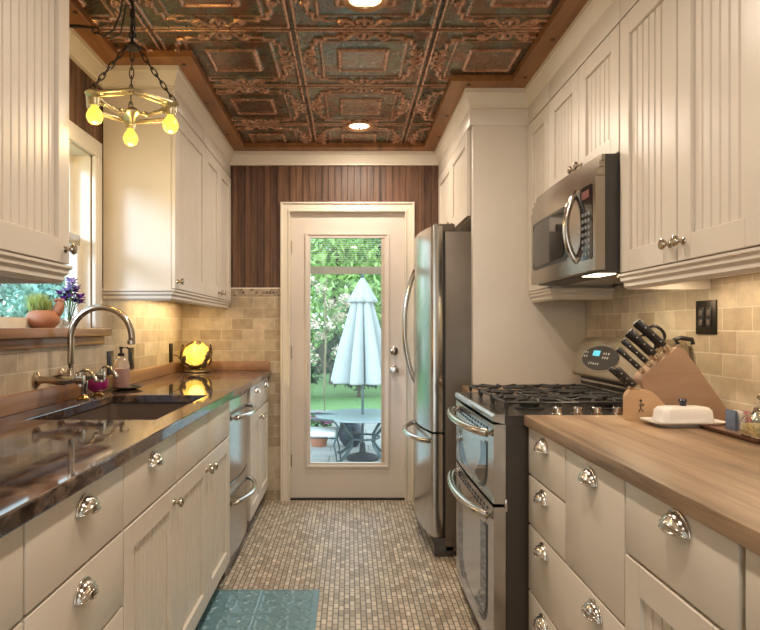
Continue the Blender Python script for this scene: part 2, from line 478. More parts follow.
# --- garden door
dr = bpy.data.objects.new('door_1', None); COL.objects.link(dr); dr.location = (-.014, YB, 0); W['door_1'] = Matrix.Translation((-.014, YB, 0))
struct(dr, 'cream garden door with one tall glass pane')
m = MB()
prof = [(0, 0), (.022, .0), (.024, .010), (.012, .016), (.012, .05), (.020, .056), (.020, .066), (0, .066)]
cx0, cx1, cz = -.489, .459, 2.117
def casing(mb, x0, x1, z0, z1, w, y, face, prof):
    # mitred casing: path up, across, down, profile (depth, offset from outer edge)
    pts = [(x0, z0), (x0, z1), (x1, z1), (x1, z0)]
    rings = []
    for i, (x, z) in enumerate(pts):
        sx = 1 if x == x0 else -1; top = z == z1
        rings.append([face(x+sx*o, z-(o if top else 0), d) for d, o in prof])
    mb.loft(rings)
casing(m, cx0, cx1, 0, cz, .066, YB, lambda x, z, d: (x, YB-.008-d, z), prof)
m.build('door_casing', TRIMP, dr, ang=25)
m = MB(); holed(m, 'y', YB+.015, YB+.06, -.419, .391, .012, 2.042, (-.306, .274, .238, 1.893)); m.build('door_slab', DOORP, dr, smooth=False)
m = MB()
fr = [(-.016, 0), (.012, 0), (.014, .012), (.006, .022), (.004, .034), (-.016, .036)]
pts = [(-.316, .228), (-.316, 1.903), (.284, 1.903), (.284, .228)]
rings = []
for x, z in pts:
    sx = 1 if x < 0 else -1; sz = 1 if z < 1 else -1
    rings.append([(x+sx*o, YB+.015-d, z+sz*o) for d, o in fr])
rings.append(rings[0]); m.loft(rings, caps=False); bmesh.ops.remove_doubles(m.b, verts=m.b.verts, dist=1e-5)
m.build('glazing_frame', DOORP, dr, ang=25)
MB().box(-.300, .268, YB+.030, YB+.034, .244, 1.887).build('glass_pane', PANE, dr, smooth=False)
m = MB()
SL = simple('blind_slat', (.70, .68, .62), .5)
for k in range(13):
    z = 1.868-.0145*k
    m.box(-.296, .262, YB+.038, YB+.050, z, z+.0012)
m.build('blind_slats', SL, dr, smooth=False)
m = MB(); m.box(-.296, .262, YB+.036, YB+.052, 1.612, 1.668); m.box(-.296, .262, YB+.036, YB+.052, 1.874, 1.886); m.build('blind_rail', simple('blind_rail', (.42, .37, .31), .5), dr, smooth=False)
m = MB()
for x in (-.195, .13): m.cyl((x, YB+.044, 1.62), (x, YB+.044, 1.88), .0012, seg=6)
pass
m.build('blind_cord', SL, dr)
m = MB(); m.box(.226, .272, YB+.018, YB+.029, .242, 1.889); m.cyl((.249, YB+.016, .60), (.249, YB+.016, 1.45), .003, seg=8); m.box(.243, .255, YB+.012, YB+.02, 1.45, 1.49); m.build('blind_track', simple('blind_rail_side', (.50, .42, .34), .5), dr)
for z in (1.80, 1.05, .28):
    m = MB(); m.cyl((-.421, YB+.010, z-.045), (-.421, YB+.010, z+.045), .007, seg=12); m.box(-.424, -.412, YB+.010, YB+.016, z-.042, z+.042); m.build('hinge', NICKEL, dr)
m = MB(); m.lathe([(.001, 0), (.030, 0), (.030, .008), (.022, .014), (.001, .016)], (.318, YB+.015, 1.060), (0, -1, 0)); m.box(.312, .324, YB-.022, YB+.002, 1.048, 1.072, .003); m.build('deadbolt', CHROME, dr)
m = MB(); m.lathe([(.001, 0), (.033, 0), (.033, .006), (.014, .012), (.012, .035), (.026, .045), (.030, .058), (.024, .070), (.001, .073)], (.318, YB+.015, .928), (0, -1, 0)); m.build('door_knob', CHROME, dr)
MB().box(DX0, DX1, YB-.004, YB+.12, -.012, .010).build('threshold', DARKMET, dr, smooth=False)
m = MB(); m.box(DX0-.0, -.420, YB+.0, YB+.12, .01, DZ1-.0); m.box(.3915, DX1, YB, YB+.12, .01, DZ1); m.box(DX0, DX1, YB, YB+.12, 2.0425, DZ1); m.build('door_jamb', TRIMP, dr, smooth=False)

# --- window over the sink
wn = bpy.data.objects.new('window_1', None); COL.objects.link(wn); wn.location = (XL, 2.434, 1.225); W['window_1'] = Matrix.Translation((XL, 2.434, 1.225))
struct(wn, 'white painted window over the sink')
Y0, Y1, Z0, Z1 = 2.015, 2.853, 1.225, 2.030
m = MB()
m.box(XL-.11, XL, Y0, Y0+.012, Z0, Z1); m.box(XL-.11, XL, Y1-.012, Y1, Z0, Z1); m.box(XL-.11, XL, Y0, Y1, Z1-.012, Z1+.004)
m.build('window_jamb', WHITEP, wn, smooth=False)
m = MB()
for a, b, c, d in ((1.942, Y0+.004, 1.2255, Z1-.0065), (Y1-.004, 2.926, 1.2255, Z1-.0065), (1.942, 2.926, Z1-.006, 2.10)):
    m.box(XL+.006, XL+.024, a, b, c, d, .003)
m.build('window_casing', WHITEP, wn)
def sash(x0, x1, z0, z1, nm):
    m = MB(); w = .040
    m.box(x0, x1, Y0+.012, Y0+.012+w, z0, z1); m.box(x0, x1, Y1-.012-w, Y1-.012, z0, z1)
    m.box(x0, x1, Y0+.012+w, Y1-.012-w, z0, z0+w); m.box(x0, x1, Y0+.012+w, Y1-.012-w, z1-w, z1)
    o = m.build(nm, WHITEP, wn, smooth=False)
    MB().box((x0+x1)/2-.002, (x0+x1)/2+.002, Y0+.014+w, Y1-.014-w, z0+w, z1-w).build('glass_pane', PANE, o, smooth=False)
sash(XL-.072, XL-.040, Z0, 1.640, 'sash'); sash(XL-.106, XL-.075, 1.605, Z1-.012, 'sash')
m = MB(); m.box(XL-.11, XL+.058, 1.90, 2.957, 1.188, 1.225, .004); m.box(XL+.010, XL+.030, 1.93, 2.94, 1.150, 1.188, .003)
m.build('window_sill', SILLW, wn, label='brown wooden window sill')
MB().box(XL-.036, XL-.026, 2.05, 2.80, 1.60, 1.645, .002).build('sash_latch', NICKEL, wn)

# ------------------------------------------------------------------ cabinet kit
def S(side, xf): return lambda u, w, n: (side*(xf-n), u, w)      # n = outwards from the carcass front
def knob(parent, F, u, w, n):
    o = Vector(F(u, w, n)); ax = Vector(F(u, w, n+1))-o
    m = MB().lathe([(.001, 0), (.012, 0), (.011, .003), (.006, .006), (.0055, .014), (.013, .018), (.0165, .024), (.0150, .029), (.007, .032), (.001, .0325)], o, ax, 24)
    return m.build('knob', NICKEL, parent)
def cup(parent, F, u, w, n, a=.040, b=.034, c=.027):
    m = MB(); R = []
    for i in range(21):
        th = PI*i/20
        R.append([F(u+a*math.cos(th), w+b*math.sin(th)*math.cos(ph), n+.002+c*(math.sin(th)**.8 if 0 < i < 20 else 0)*math.sin(ph)) for ph in [PI/2*k/10 for k in range(11)]])
    m.loft(R, caps=False, closed=False)
    # raised rim: a bead along the back edge and the lip
    m.tube([F(u+(a+.002)*math.cos(PI*i/24), w+(b+.002)*math.sin(PI*i/24), n+.003) for i in range(25)], .0032, 8)
    m.tube([F(u+a*math.cos(PI*i/24), w, n+.002+c*(abs(math.sin(PI*i/24))**.8)) for i in range(25)], .0022, 8)
    for r in (.45, .72):
        m.tube([F(u+a*1.0*math.cos(PI*i/24), w+b*math.sin(PI*i/24)*math.cos(r*PI/2), n+.003+c*(abs(math.sin(PI*i/24))**.8)*math.sin(r*PI/2)) for i in range(25)], .0022, 6)
    return m.build('cup_pull', CHROME, parent, ang=60)
def slab(parent, F, u0, u1, w0, w1, nm='drawer', t=.020, g=.0037, pulls=(), pw=None):
    (x0, y0, z0), (x1, y1, z1) = F(u0+g, w0+g, .0005), F(u1-g, w1-g, t)
    o = MB().box(x0, x1, y0, y1, z0, z1, .0025).build(nm, PAINT, parent)
    for u in pulls: cup(o, F, u, pw if pw else (w0+w1)/2, t)
    return o
def bdoor(parent, F, u0, u1, w0, w1, kn=None, st=.068, t=.021, g=.0035, rail=None):
    u0 += g; u1 -= g; w0 += g; w1 -= g; rail = rail or st
    m = MB()
    def bx(a, b, c, d, bev=.002):
        (x0, y0, z0), (x1, y1, z1) = F(a, c, .0005), F(b, d, t); m.box(x0, x1, y0, y1, z0, z1, bev, 1)
    bx(u0, u0+st, w0, w1); bx(u1-st, u1, w0, w1); bx(u0+st, u1-st, w0, w0+rail); bx(u0+st, u1-st, w1-rail, w1)
    beads(m, F, u0+st-.002, u1-st+.002, w0+rail-.002, w1-rail+.002, .040, .010, .0030, .001, .0048)
    o = m.build('door', PAINT, parent, ang=30)
    if kn: knob(o, F, kn[0], kn[1], t)
    return o
def carcass(parent, side, xf, xw, u0, u1, w0, w1, base=True, low=None, ex=''):
    m = MB(); X = lambda d: side*d
    t = .018
    if not base: w1 = UC
    m.box(X(xf+(0 if 'n' in ex else .02)), X(xw), u0+.001, u0+t, w0, .62 if low in ('n', 'b') else w1); m.box(X(xf+(0 if 'f' in ex else .02)), X(xw), u1-t, u1-.001, w0, .62 if low in ('f', 'b') else w1)
    m.box(X(xf+.02), X(xw), u0+t, u1-t, w0, w0+t); m.box(X(xw-.006), X(xw), u0+t, u1-t, w0+t, w1)
    if not base: m.box(X(xf+t), X(xw), u0+t, u1-t, w1-t, w1)
    o = m.build('carcass', PAINT, parent, smooth=False)
    if not base:
        MB().box(X(xf-.0008), X(xf-.019), u0+.0004, u1-.0004, UT+.004, UC, .0015).build('frieze', PAINT, parent)
    if base:
        MB().box(X(xf+.07), X(xf+.088), u0+.001, u1-.001, 0, w0).build('toe_kick', TOE, parent, smooth=False)
    return o
def unit(name, label, cat, side, xf, xw, u0, u1, w0, w1, base, group=None, low=None, ex=''):
    t = thing(name, label, cat, (side*(xf+xw)/2, (u0+u1)/2, 0 if base else w0), 0, group)
    carcass(t, side, xf, xw, u0, u1, w0, w1, base, low, ex)
    return t

# ------------------------------------------------------------------ left run, base
XF, XWL = .596, 1.188
FL = S(-1, XF); KB, KT = .10, .888
NEAR = -.6
t = unit('base_cabinet', 'cream base cabinet nearest the camera under the granite counter, cut by the left edge', 'cabinet', -1, XF, XWL, .45, 1.090, KB, KT, True)
for a, b in ((.71, KT), (.52, .71), (KB, .52)): slab(t, FL, .45, 1.090, a, b, pulls=(.77,), pw=b-.075)
t = unit('base_cabinet', 'cream three-drawer base cabinet with two nickel cup pulls showing, under the granite counter', 'cabinet', -1, XF, XWL, 1.090, 1.570, KB, KT, True)
slab(t, FL, 1.090, 1.570, .71, KT, pulls=(1.335,), pw=.828); slab(t, FL, 1.090, 1.570, .52, .71, pulls=(1.325,), pw=.648); slab(t, FL, 1.090, 1.570, KB, .52, pulls=(1.33,), pw=.42)
t = unit('base_cabinet', 'narrow cream base cabinet with one cup-pull drawer over one beadboard door', 'cabinet', -1, XF, XWL, 1.570, 2.050, KB, KT, True, None, 'f')
slab(t, FL, 1.570, 2.050, .71, KT, pulls=(1.80,), pw=.828); bdoor(t, FL, 1.570, 2.050, KB, .71, (2.012, .655))
t = unit('sink_cabinet', 'cream cabinet below the sink with two plain false fronts over two beadboard doors', 'cabinet', -1, XF, XWL, 2.050, 2.957, KB, KT, True, None, 'n')
for a, b, k in ((2.050, 2.503, 2.466), (2.503, 2.957, 2.540)):
    slab(t, FL, a, b, .71, KT, 'false_front'); bdoor(t, FL, a, b, KB, .71, (k, .655))
t = unit('base_cabinet', 'cream base cabinet in the far corner between the dishwasher and the tiled back wall', 'cabinet', -1, XF, XWL, 3.570, 4.362, KB, KT, True, ex='n')
slab(t, FL, 3.570, 4.362, .71, KT, pulls=(3.78, 4.18), pw=.83)
bdoor(t, FL, 3.570, 3.968, KB, .71, (3.93, .655)); bdoor(t, FL, 3.968, 4.362, KB, .71, (4.006, .655))

# dishwasher with two drawers
dw = thing('dishwasher', 'stainless steel two-drawer dishwasher with bowed bar handles under the granite counter', 'dishwasher', (-.88, 3.263, 0))
MB().box(-.602, -1.17, 2.966, 3.560, .02, .880).build('tub', APPL, dw, smooth=False)
MB().box(-.660, -.640, 2.966, 3.560, 0, .10).build('kick_plate', BLACK, dw, smooth=False)
def bowface(mb, y0, y1, z0, z1, x, sag, back):
    N = 14; cy = (y0+y1)/2; hw = (y1-y0)/2
    poly = [(back, y0), (back, y1)] + [(x+sag*(1-((y1-(y1-y0)*i/N-cy)/hw)**2), y1-(y1-y0)*i/N) for i in range(N+1)]
    mb.prism(poly, lambda u, v, t: (u, v, t), z0, z1)
for z0, z1 in ((.468, .868), (.10, .452)):
    m = MB(); bowface(m, 2.966, 3.560, z0, z1, -.592, .022, -.601)
    p = m.build('drawer', STEEL, dw, ang=30)
    zz = z1-.085; pts = []
    for i in range(25):
        k = i/24; y = 3.0+.526*k
        pts.append((-.580+.068*math.sin(PI*k)**.55, y, zz))
    MB().tube(pts, .013, 12).build('handle', CHROME, p, ang=60)
    m = MB(); bowface(m, 2.968, 3.558, z1+.0002, z1+.010, -.596, .022, -.6005); m.build('dark_gap_strip', BLACKG, p, smooth=False)  # black strip stands in for the dark shaded gap above each drawer

# granite counter with the sink cut-out
m = MB(); holed(m, 'z', CT-.036, CT, XL+.011, -.556, NEAR, YB-.013, (-1.067, -.640, 2.020, 2.765))
ct = m.build('granite_countertop', GRANITE, smooth=False)
bv = ct.modifiers.new('bevel', 'BEVEL'); bv.width = .004; bv.segments = 2; bv.limit_method = 'ANGLE'
tag(ct, 'long polished dark granite countertop along the left wall with a sink cut into it', 'countertop')

sk = thing('kitchen_sink', 'dark brown undermounted rectangular sink set into the granite counter', 'sink', (-.853, 2.392, CT-.25))
m = MB(); a0, a1, b0, b1 = -1.075, -.632, 2.012, 2.773
def rr(x0, x1, y0, y1, r, z, n=5):
    out = []
    for cx, cy, s in ((x1-r, y1-r, 0), (x0+r, y1-r, 1), (x0+r, y0+r, 2), (x1-r, y0+r, 3)):
        for k in range(n+1):
            an = PI/2*(s+k/n); out.append((cx+r*math.cos(an), cy+r*math.sin(an), z))
    return out
zt = CT-.0375
m.loft([rr(a0-.004, a1+.004, b0-.004, b1+.004, .03, zt-.002), rr(a0, a1, b0, b1, .03, zt-.002), rr(a0+.006, a1-.006, b0+.006, b1-.006, .04, zt-.17),
        rr(a0+.03, a1-.03, b0+.03, b1-.03, .05, zt-.195), rr(a0+.17, a1-.17, b0+.3, b1-.3, .03, zt-.197), rr(a0+.21, a1-.21, b0+.36, b1-.36, .004, zt-.1975)], caps=False)
m.face(m.b.verts[:] [-24:])
m.build('basin', simple('sink_composite', (.13, .095, .075), .3), sk, solid=.004)
MB().lathe([(.001, 0), (.045, 0), (.045, .003), (.03, .004), (.025, .001), (.001, .001)], (-.853, 2.392, zt-.1945), (0, 0, 1)).build('drain', CHROME, sk)

# bridge faucet coming out of the wall
fa = thing('faucet', 'aged nickel wall-mounted bridge faucet with tall gooseneck spout above the sink', 'faucet', (XL+.010, 2.43, 1.028))
zb = 1.028
for y in (2.33, 2.53):
    m = MB(); m.lathe([(.001, 0), (.030, 0), (.030, .006), (.016, .014), (.0135, .03), (.0135, .055), (.019, .075), (.021, .10), (.017, .125), (.0125, .14), (.0125, .150), (.018, .156), (.018, .182), (.001, .185)], (XL+.011, y, zb), (1, 0, 0), 24)
    a = m.build('valve_arm', NICKEL, fa)
    m = MB(); m.cyl((XL+.180, y, zb-.024), (XL+.180, y, zb+.03), .011, .009, 16)
    m.tube([(XL+.180, y, zb+.030), (XL+.192, y, zb+.040), (XL+.215, y, zb+.034), (XL+.240, y, zb+.000)], [.006, .0055, .0055, .007], 10)
    m.sphere((XL+.240, y, zb-.002), .009, 12, 8)
    m.build('lever_handle', CHROME, a)
MB().tube([(XL+.098, 2.33, zb), (XL+.098, 2.38, zb), (XL+.098, 2.43, zb), (XL+.098, 2.53, zb)], .0105, 14).build('bridge', NICKEL, fa)
pts = [(XL+.098, 2.43, zb-.004), (XL+.098, 2.43, zb+.06), (XL+.098, 2.43, zb+.14)]
R = .121; zc = zb+.158
for i in range(25):
    an = PI-PI*1.03*i/24
    pts.append((XL+.098+R+R*math.cos(an), 2.43, zc+R*math.sin(an)))
pts.append((XL+.098+2*R-.002, 2.43, zc-.008))
o = MB().tube(pts, .0128, 16).build('spout', NICKEL, fa, ang=70)
MB().lathe([(.0128, 0), (.0155, .002), (.0155, .016), (.012, .018), (.001, .012)], pts[-1], (0, 0, -1)).build('aerator', CHROME, o)
MB().lathe([(.013, 0), (.020, .0), (.022, .012), (.016, .03), (.0135, .045)], (XL+.098, 2.43, zb-.012), (0, 0, 1)).build('spout_collar', NICKEL, fa)

sp = thing('side_sprayer', 'small brushed nickel side sprayer standing in its flange behind the sink', 'sprayer', (-1.118, 2.585, CT))
MB().lathe([(.001, 0), (.026, 0), (.027, .006), (.018, .014), (.015, .022), (.001, .023)], (-1.118, 2.585, CT)).build('flange', simple('brass', (.55, .36, .14), .25, 1.), sp)
MB().lathe([(.001, .022), (.011, .022), (.012, .04), (.016, .062), (.017, .082), (.012, .095), (.001, .098)], (-1.118, 2.585, CT)).build('wand', CHROME, sp)
MB().tube([(-1.118, 2.573, CT+.085), (-1.118, 2.563, CT+.07), (-1.118, 2.559, CT+.05)], .003, 8).build('trigger', CHROME, sp)

bw = thing('dish_bowl', 'small magenta bowl on a brass foot behind the sink next to the faucet', 'bowl', (-1.112, 2.715, CT))
MB().lathe([(.001, 0), (.030, 0), (.031, .006), (.015, .012), (.015, .020), (.001, .020)], (-1.112, 2.715, CT)).build('foot', bpy.data.materials['brass'], bw)
MB().lathe([(.001, .020), (.022, .020), (.040, .034), (.047, .058), (.046, .074), (.0435, .074), (.043, .058), (.036, .038), (.020, .026), (.001, .025)], (-1.112, 2.715, CT)).build('bowl', simple('magenta_glaze', (.30, .018, .14), .2), bw)

ds = tag(MB().lathe([(.001, 0), (.040, 0), (.060, .006), (.075, .012), (.074, .014), (.058, .009), (.038, .004), (.001, .004)], (-1.094, 3.02, CT)).build('soap_dish', DARKMET), 'small round bronze dish under the pump bottle of soap', 'dish')
sb = thing('soap_bottle', 'clear pump bottle of pinkish hand soap standing on the bronze dish', 'bottle', (-1.122, 3.02, CT+.0045))
z = CT+.0045
MB().lathe([(.001, 0), (.036, 0), (.039, .004), (.039, .12), (.034, .138), (.014, .150), (.014, .158), (.001, .158)], (-1.122, 3.02, z), seg=32).build('bottle_body', NT('bottle_plastic').P(Base__Color=(.95, .92, .90), Roughness=.12, Transmission__Weight=.85, IOR=1.3).m, sb)
MB().lathe([(.001, .004), (.034, .004), (.035, .008), (.035, .098), (.001, .098)], (-1.122, 3.02, z), seg=28).build('soap', simple('pink_soap', (.50, .20, .17), .3), sb)
m = MB(); m.lathe([(.001, .158), (.016, .158), (.016, .172), (.006, .176), (.006, .192), (.010, .194), (.010, .204), (.001, .206)], (-1.122, 3.02, z)); m.tube([(-1.122, 3.02, z+.199), (-1.092, 3.02, z+.200), (-1.082, 3.02, z+.193)], .0045, 8)
m.build('pump', BLACK, sb)

def outlet(label, x, sx, y, z, wy, wz, n=1, cord=False):
    t = thing('wall_outlet', label, 'outlet', (x, y, z))
    MB().box(x, x+sx*.006, y-wy/2, y+wy/2, z-wz/2, z+wz/2, .002).build('cover_plate', DARKMET, t)
    for k in range(n):
        yy = y+(k-(n-1)/2)*.046
        m = MB(); m.box(x+sx*.006, x+sx*.0095, yy-.016, yy+.016, z-.034, z+.034, .0015); m.build('receptacle', BLACK, t)
    return t
outlet('dark bronze wall outlet half hidden behind the soap bottle', XL+.010, 1, 3.05, 1.052, .075, .118)
outlet('dark bronze wall outlet just past the soap bottle on the left backsplash', XL+.010, 1, 3.345, 1.060, .075, .118)
outlet('dark bronze wall outlet beside the glowing lamp, with the lamp cord plugged in', XL+.010, 1, 4.09, 1.060, .075, .125)

# glowing globe lamp wrapped in bronze leaves
lp = thing('table_lamp', 'glowing yellow globe lamp wrapped in bronze leaves in the counter corner', 'lamp', (-1.045, 4.20, CT))
lx, ly = -1.045, 4.20
MB().lathe([(.001, 0), (.085, 0), (.095, .006), (.090, .016), (.06, .024), (.001, .024)], (lx, ly, CT)).build('base', BRONZE, lp)
tg = NT('amber_lamp_glass'); f = tg.noise(tg.coord(), 26, 4, .6)
tg.P(Base__Color=(.8, .5, .1), Emission__Color=tg.ramp(f, [(.3, (1., .48, .02)), (.7, (1., .74, .16))]), Emission__Strength=1.0, Roughness=.35)
MB().sphere((lx, ly, CT+.115), .092, 28, 18, (1, 1, 1.02), lambda d: 1+.025*math.sin(7*math.atan2(d.y, d.x))).build('glass_globe', tg.m, lp)
def leaf(mb, c, ax, up, L, wd, cup_=.25):
    c = Vector(c); ax = Vector(ax).normalized(); up = Vector(up); up = (up-ax*up.dot(ax)).normalized(); sd = ax.cross(up)
    R = []
    for i in range(9):
        k = i/8; w_ = wd*math.sin(PI*min(1, k*.93+.04))**.8*(1+.18*math.sin(k*18))
        cc = c+ax*(L*(k-.5))+up*(-.35*L*(k-.5)**2*2)
        R.append([cc+sd*w_*s-up*abs(s)*w_*cup_ for s in (-1, -.5, 0, .5, 1)])
    mb.loft(R, caps=False, closed=False)
LV = []
for q in (-1, 1):
    for dz, L, da in ((.075, .08, .25), (.045, .085, -.25), (.02, .09, .3), (-.005, .09, -.1), (-.035, .085, .35), (-.055, .08, -.25), (-.07, .08, .1)):
        LV.append(((PI if q < 0 else 0)+da+(-.45*q if dz < 0 else .2), dz, L))
LV += [(4.3, -.082, .08), (4.9, -.085, .08), (5.4, -.078, .08), (1.6, .04, .1), (4.0, .088, .05), (5.2, .090, .05), (1.2, .09, .06)]
for an, dz, L in LV:
    m = MB(); rxy = math.sqrt(max(.0004, (.100 if abs(dz) > .06 else .112)**2-dz**2)); c = (lx+rxy*math.cos(an), ly+rxy*math.sin(an), CT+.115+dz)
    up = Vector((math.cos(an)*rxy, math.sin(an)*rxy, dz)); leaf(m, c, Vector((-.5*math.sin(an), .5*math.cos(an), 1 if abs(dz) < .06 else .1)), up, L*.9, .024)
    m.build('leaf', BRONZE, lp, solid=.003)
m = MB()
for k in range(3):
    m.tube([(lx+.108*math.cos(a_+k), ly+.108*math.sin(a_+k), CT+.012+.05*math.sin(a_*.9)**2) for a_ in [i*.22 for i in range(12)]], .004, 6)
m.build('vine', BRONZE, lp)
MB().tube([(XL+.021, 4.09, 1.045), (XL+.035, 4.09, 1.045), (XL+.05, 4.10, 1.04), (-1.12, 4.14, 1.0), (-1.125, 4.16, .955), (-1.12, 4.17, .930), (-1.10, 4.18, .930)], .003, 8).build('power_cord', BLACK, lp)

# ------------------------------------------------------------------ left uppers
XUF = .862; FU = S(-1, XUF); UB, UT, UC = 1.412, 2.290, 2.380
rail = [(0, 1.412), (.020, 1.412), (.020, 1.404), (.012, 1.398), (.012, 1.388), (.003, 1.380), (.003, 1.368), (-.006, 1.358), (-.022, 1.358), (-.022, 1.412)]
t = unit('wall_cabinet', 'cream beadboard wall cabinet nearest the camera on the left, hiding part of the window', 'cabinet', -1, XUF, XWL, .50, 1.850, UB, UT, False, ex='f')
bdoor(t, FU, 1.400, 1.850, UB, UT, (1.820, 1.458), rail=.072); bdoor(t, FU, .950, 1.400, UB, UT, (.985, 1.462), rail=.072); bdoor(t, FU, .50, .950, UB, UT, (.915, 1.462), rail=.072)
MB().sweep([(-XUF, .50), (-XUF, 1.850), (-XWL, 1.850)], rail).build('light_rail', PAINT, t, ang=25)
t = unit('wall_cabinet', 'cream single-door wall cabinet right of the window with its plain side facing us', 'cabinet', -1, XUF, XWL, 2.965, 3.600, UB, UT, False, ex='n')
bdoor(t, FU, 2.965, 3.600, UB, UT, (3.005, 1.452), rail=.072)
MB().sweep([(-XWL, 2.965), (-XUF, 2.965), (-XUF, 3.5995)], rail).build('light_rail', PAINT, t, ang=25)
t = unit('wall_cabinet', 'cream two-door wall cabinet in the far left corner against the walnut back wall', 'cabinet', -1, XUF, XWL, 3.600, 4.362, UB, UT, False)
bdoor(t, FU, 3.600, 3.982, UB, UT, (3.945, 1.452), rail=.072); bdoor(t, FU, 3.982, 4.362, UB, UT, (4.02, 1.452), rail=.072)
MB().sweep([(-XUF, 3.6005), (-XUF, 4.362)], rail).build('light_rail', PAINT, t, ang=25)

# ------------------------------------------------------------------ right run
XG = .638; FR = S(1, XG); XWR = 1.242
t = unit('drawer_cabinet', 'cream drawer cabinet of small and wide drawers beside the range under the butcher block', 'cabinet', 1, XG, XWR, 1.383, 2.128, KB, KT, True, ex='f')
slab(t, FR, 1.762, 2.128, .722, KT, pulls=(1.955,), pw=.836); slab(t, FR, 1.762, 2.128, .552, .722, pulls=(1.955,), pw=.672)
slab(t, FR, 1.383, 1.762, .552, KT, 'bin_front', pulls=(1.575,), pw=.830)
slab(t, FR, 1.383, 2.128, .325, .552, pulls=(1.545, 1.955), pw=.503); slab(t, FR, 1.383, 2.128, KB, .325, pulls=(1.545, 1.955), pw=.275)
t = unit('base_cabinet', 'cream base cabinet with one large cup-pull drawer over a beadboard door, right side', 'cabinet', 1, XG, XWR, .975, 1.383, KB, KT, True)
slab(t, FR, .975, 1.383, .722, KT, pulls=(1.155,), pw=.845); bdoor(t, FR, .975, 1.383, KB, .722, (1.02, .65))
t = unit('base_cabinet', 'cream base cabinet front cut by the right edge of the photo', 'cabinet', 1, XG, XWR, .36, .965, KB, KT, True)
slab(t, FR, .36, .965, .722, KT, pulls=(.66,), pw=.845); bdoor(t, FR, .36, .965, KB, .722, (.90, .65))
t = unit('base_cabinet', 'narrow cream base cabinet between the range and the refrigerator', 'cabinet', 1, XG, XWR, 2.905, 3.232, KB, KT, True)
slab(t, FR, 2.905, 3.232, .722, KT, pulls=(3.07,), pw=.806); bdoor(t, FR, 2.905, 3.232, KB, .722, (2.94, .65))
m = MB().box(.603, XR-.011, NEAR, 2.130, CT-.036, CT, .004); tag(m.build('butcher_block_countertop', BUTCHER), 'long oiled wooden butcher block countertop in front of the range', 'countertop')
m = MB().box(.590, XR-.011, 2.904, 3.234, CT-.036, CT, .004); tag(m.build('butcher_block_countertop', BUTCHER), 'short piece of wooden countertop showing behind the range', 'countertop')

# --- range
rg = thing('double_oven_range', 'stainless steel double oven gas range with black grates against the right wall', 'stove', (.87, 2.517, 0))
Y0, Y1 = 2.138, 2.896
MB().box(.545, 1.235, Y0+.004, Y1-.004, .05, .885).build('body', APPLD, rg, smooth=False)
MB().box(.56, 1.20, Y0+.02, Y1-.02, 0, .05).build('kick_base', BLACK, rg, smooth=False)
# cooktop slab with bevelled steel front strip
m = MB(); poly = [(.545, .885), (1.235, .885), (1.235, CT-.004), (.540, CT-.004), (.540, .894)]
m.prism(poly, lambda u, v, t: (u, t, v), Y0, Y1); m.build('cooktop', simple('cooktop_enamel', (.06, .052, .046), .22, .2), rg, smooth=False)
m = MB(); m.prism([(.498, .900), (.5395, .890), (.5395, .924), (.505, .924), (.496, .916)], lambda u, v, t: (u, t, v), Y0, Y1); m.build('front_trim', STEEL, rg, smooth=False)
def oven_door(z0, z1, nm, hz, wz0, wz1):
    m = MB(); N = 12; cy = (Y0+Y1)/2; hw = (Y1-Y0)/2
    poly = [(.543, Y0+.003), (.543, Y1-.003)]+[(.502-.007*(1-((Y1-.003-(2*hw-.006)*i/N-cy)/hw)**2), Y1-.003-(2*hw-.006)*i/N) for i in range(N+1)]
    m.prism(poly, lambda u, v, t: (u, v, t), z0, z1)
    d = m.build('oven_door', STEEL, rg, ang=30)
    # window with rounded lower corners, on the bowed face
    def px(y, e): return .502-.007*(1-((y-cy)/hw)**2)-e
    def wpoly(g):
        a, b = Y0+.10-g, Y1-.10+g; r = .09; pts = []
        pts += [(a, wz1+g), (b, wz1+g)]
        for k in range(7): an = -PI/2*k/6; pts.append((b-r+r*math.cos(an), wz0-g+r+r*math.sin(an)))
        for k in range(7): an = -PI/2-PI/2*k/6; pts.append((a+r+r*math.cos(an), wz0-g+r+r*math.sin(an)))
        return pts
    for nm2, g, e0, e1, mt in (('window_border', .014, -.004, .0012, BLACK), ('oven_window', 0, -.002, .0022, BLACKG)):
        m = MB(); pl = wpoly(g)
        m.loft([[(px(y, e0), y, z) for y, z in pl], [(px(y, e1), y, z) for y, z in pl]])
        m.build(nm2, mt, d, smooth=False)
    m = MB()
    for k in range(12):
        y = Y0+.085+k*.049
        for q in (0, 1):
            m.box(px(y, .0018), px(y, -.004), y+.011*q, y+.011*q+.026, z1-.030-.017*q, z1-.020-.017*q)
    m.build('vent_slots', BLACK, d, smooth=False)
    pts = []
    for i in range(29):
        k = i/28; y = Y0+.045+(Y1-Y0-.09)*k
        pts.append((.500-.012-.058*math.sin(PI*k)**.6, y, hz))
    pts = [(.502, pts[0][1], hz)]+pts+[(.502, pts[-1][1], hz)]
    MB().tube(pts, .0145, 14).build('handle', CHROME, d, ang=60)
oven_door(.612, .888, 'u', .852, .645, .800)
oven_door(.09, .600, 'l', .560, .150, .500)
MB().box(.540, .549, Y0-.002, Y0+.010, .585, .63, .003).build('hinge_cover', CHROME, rg)
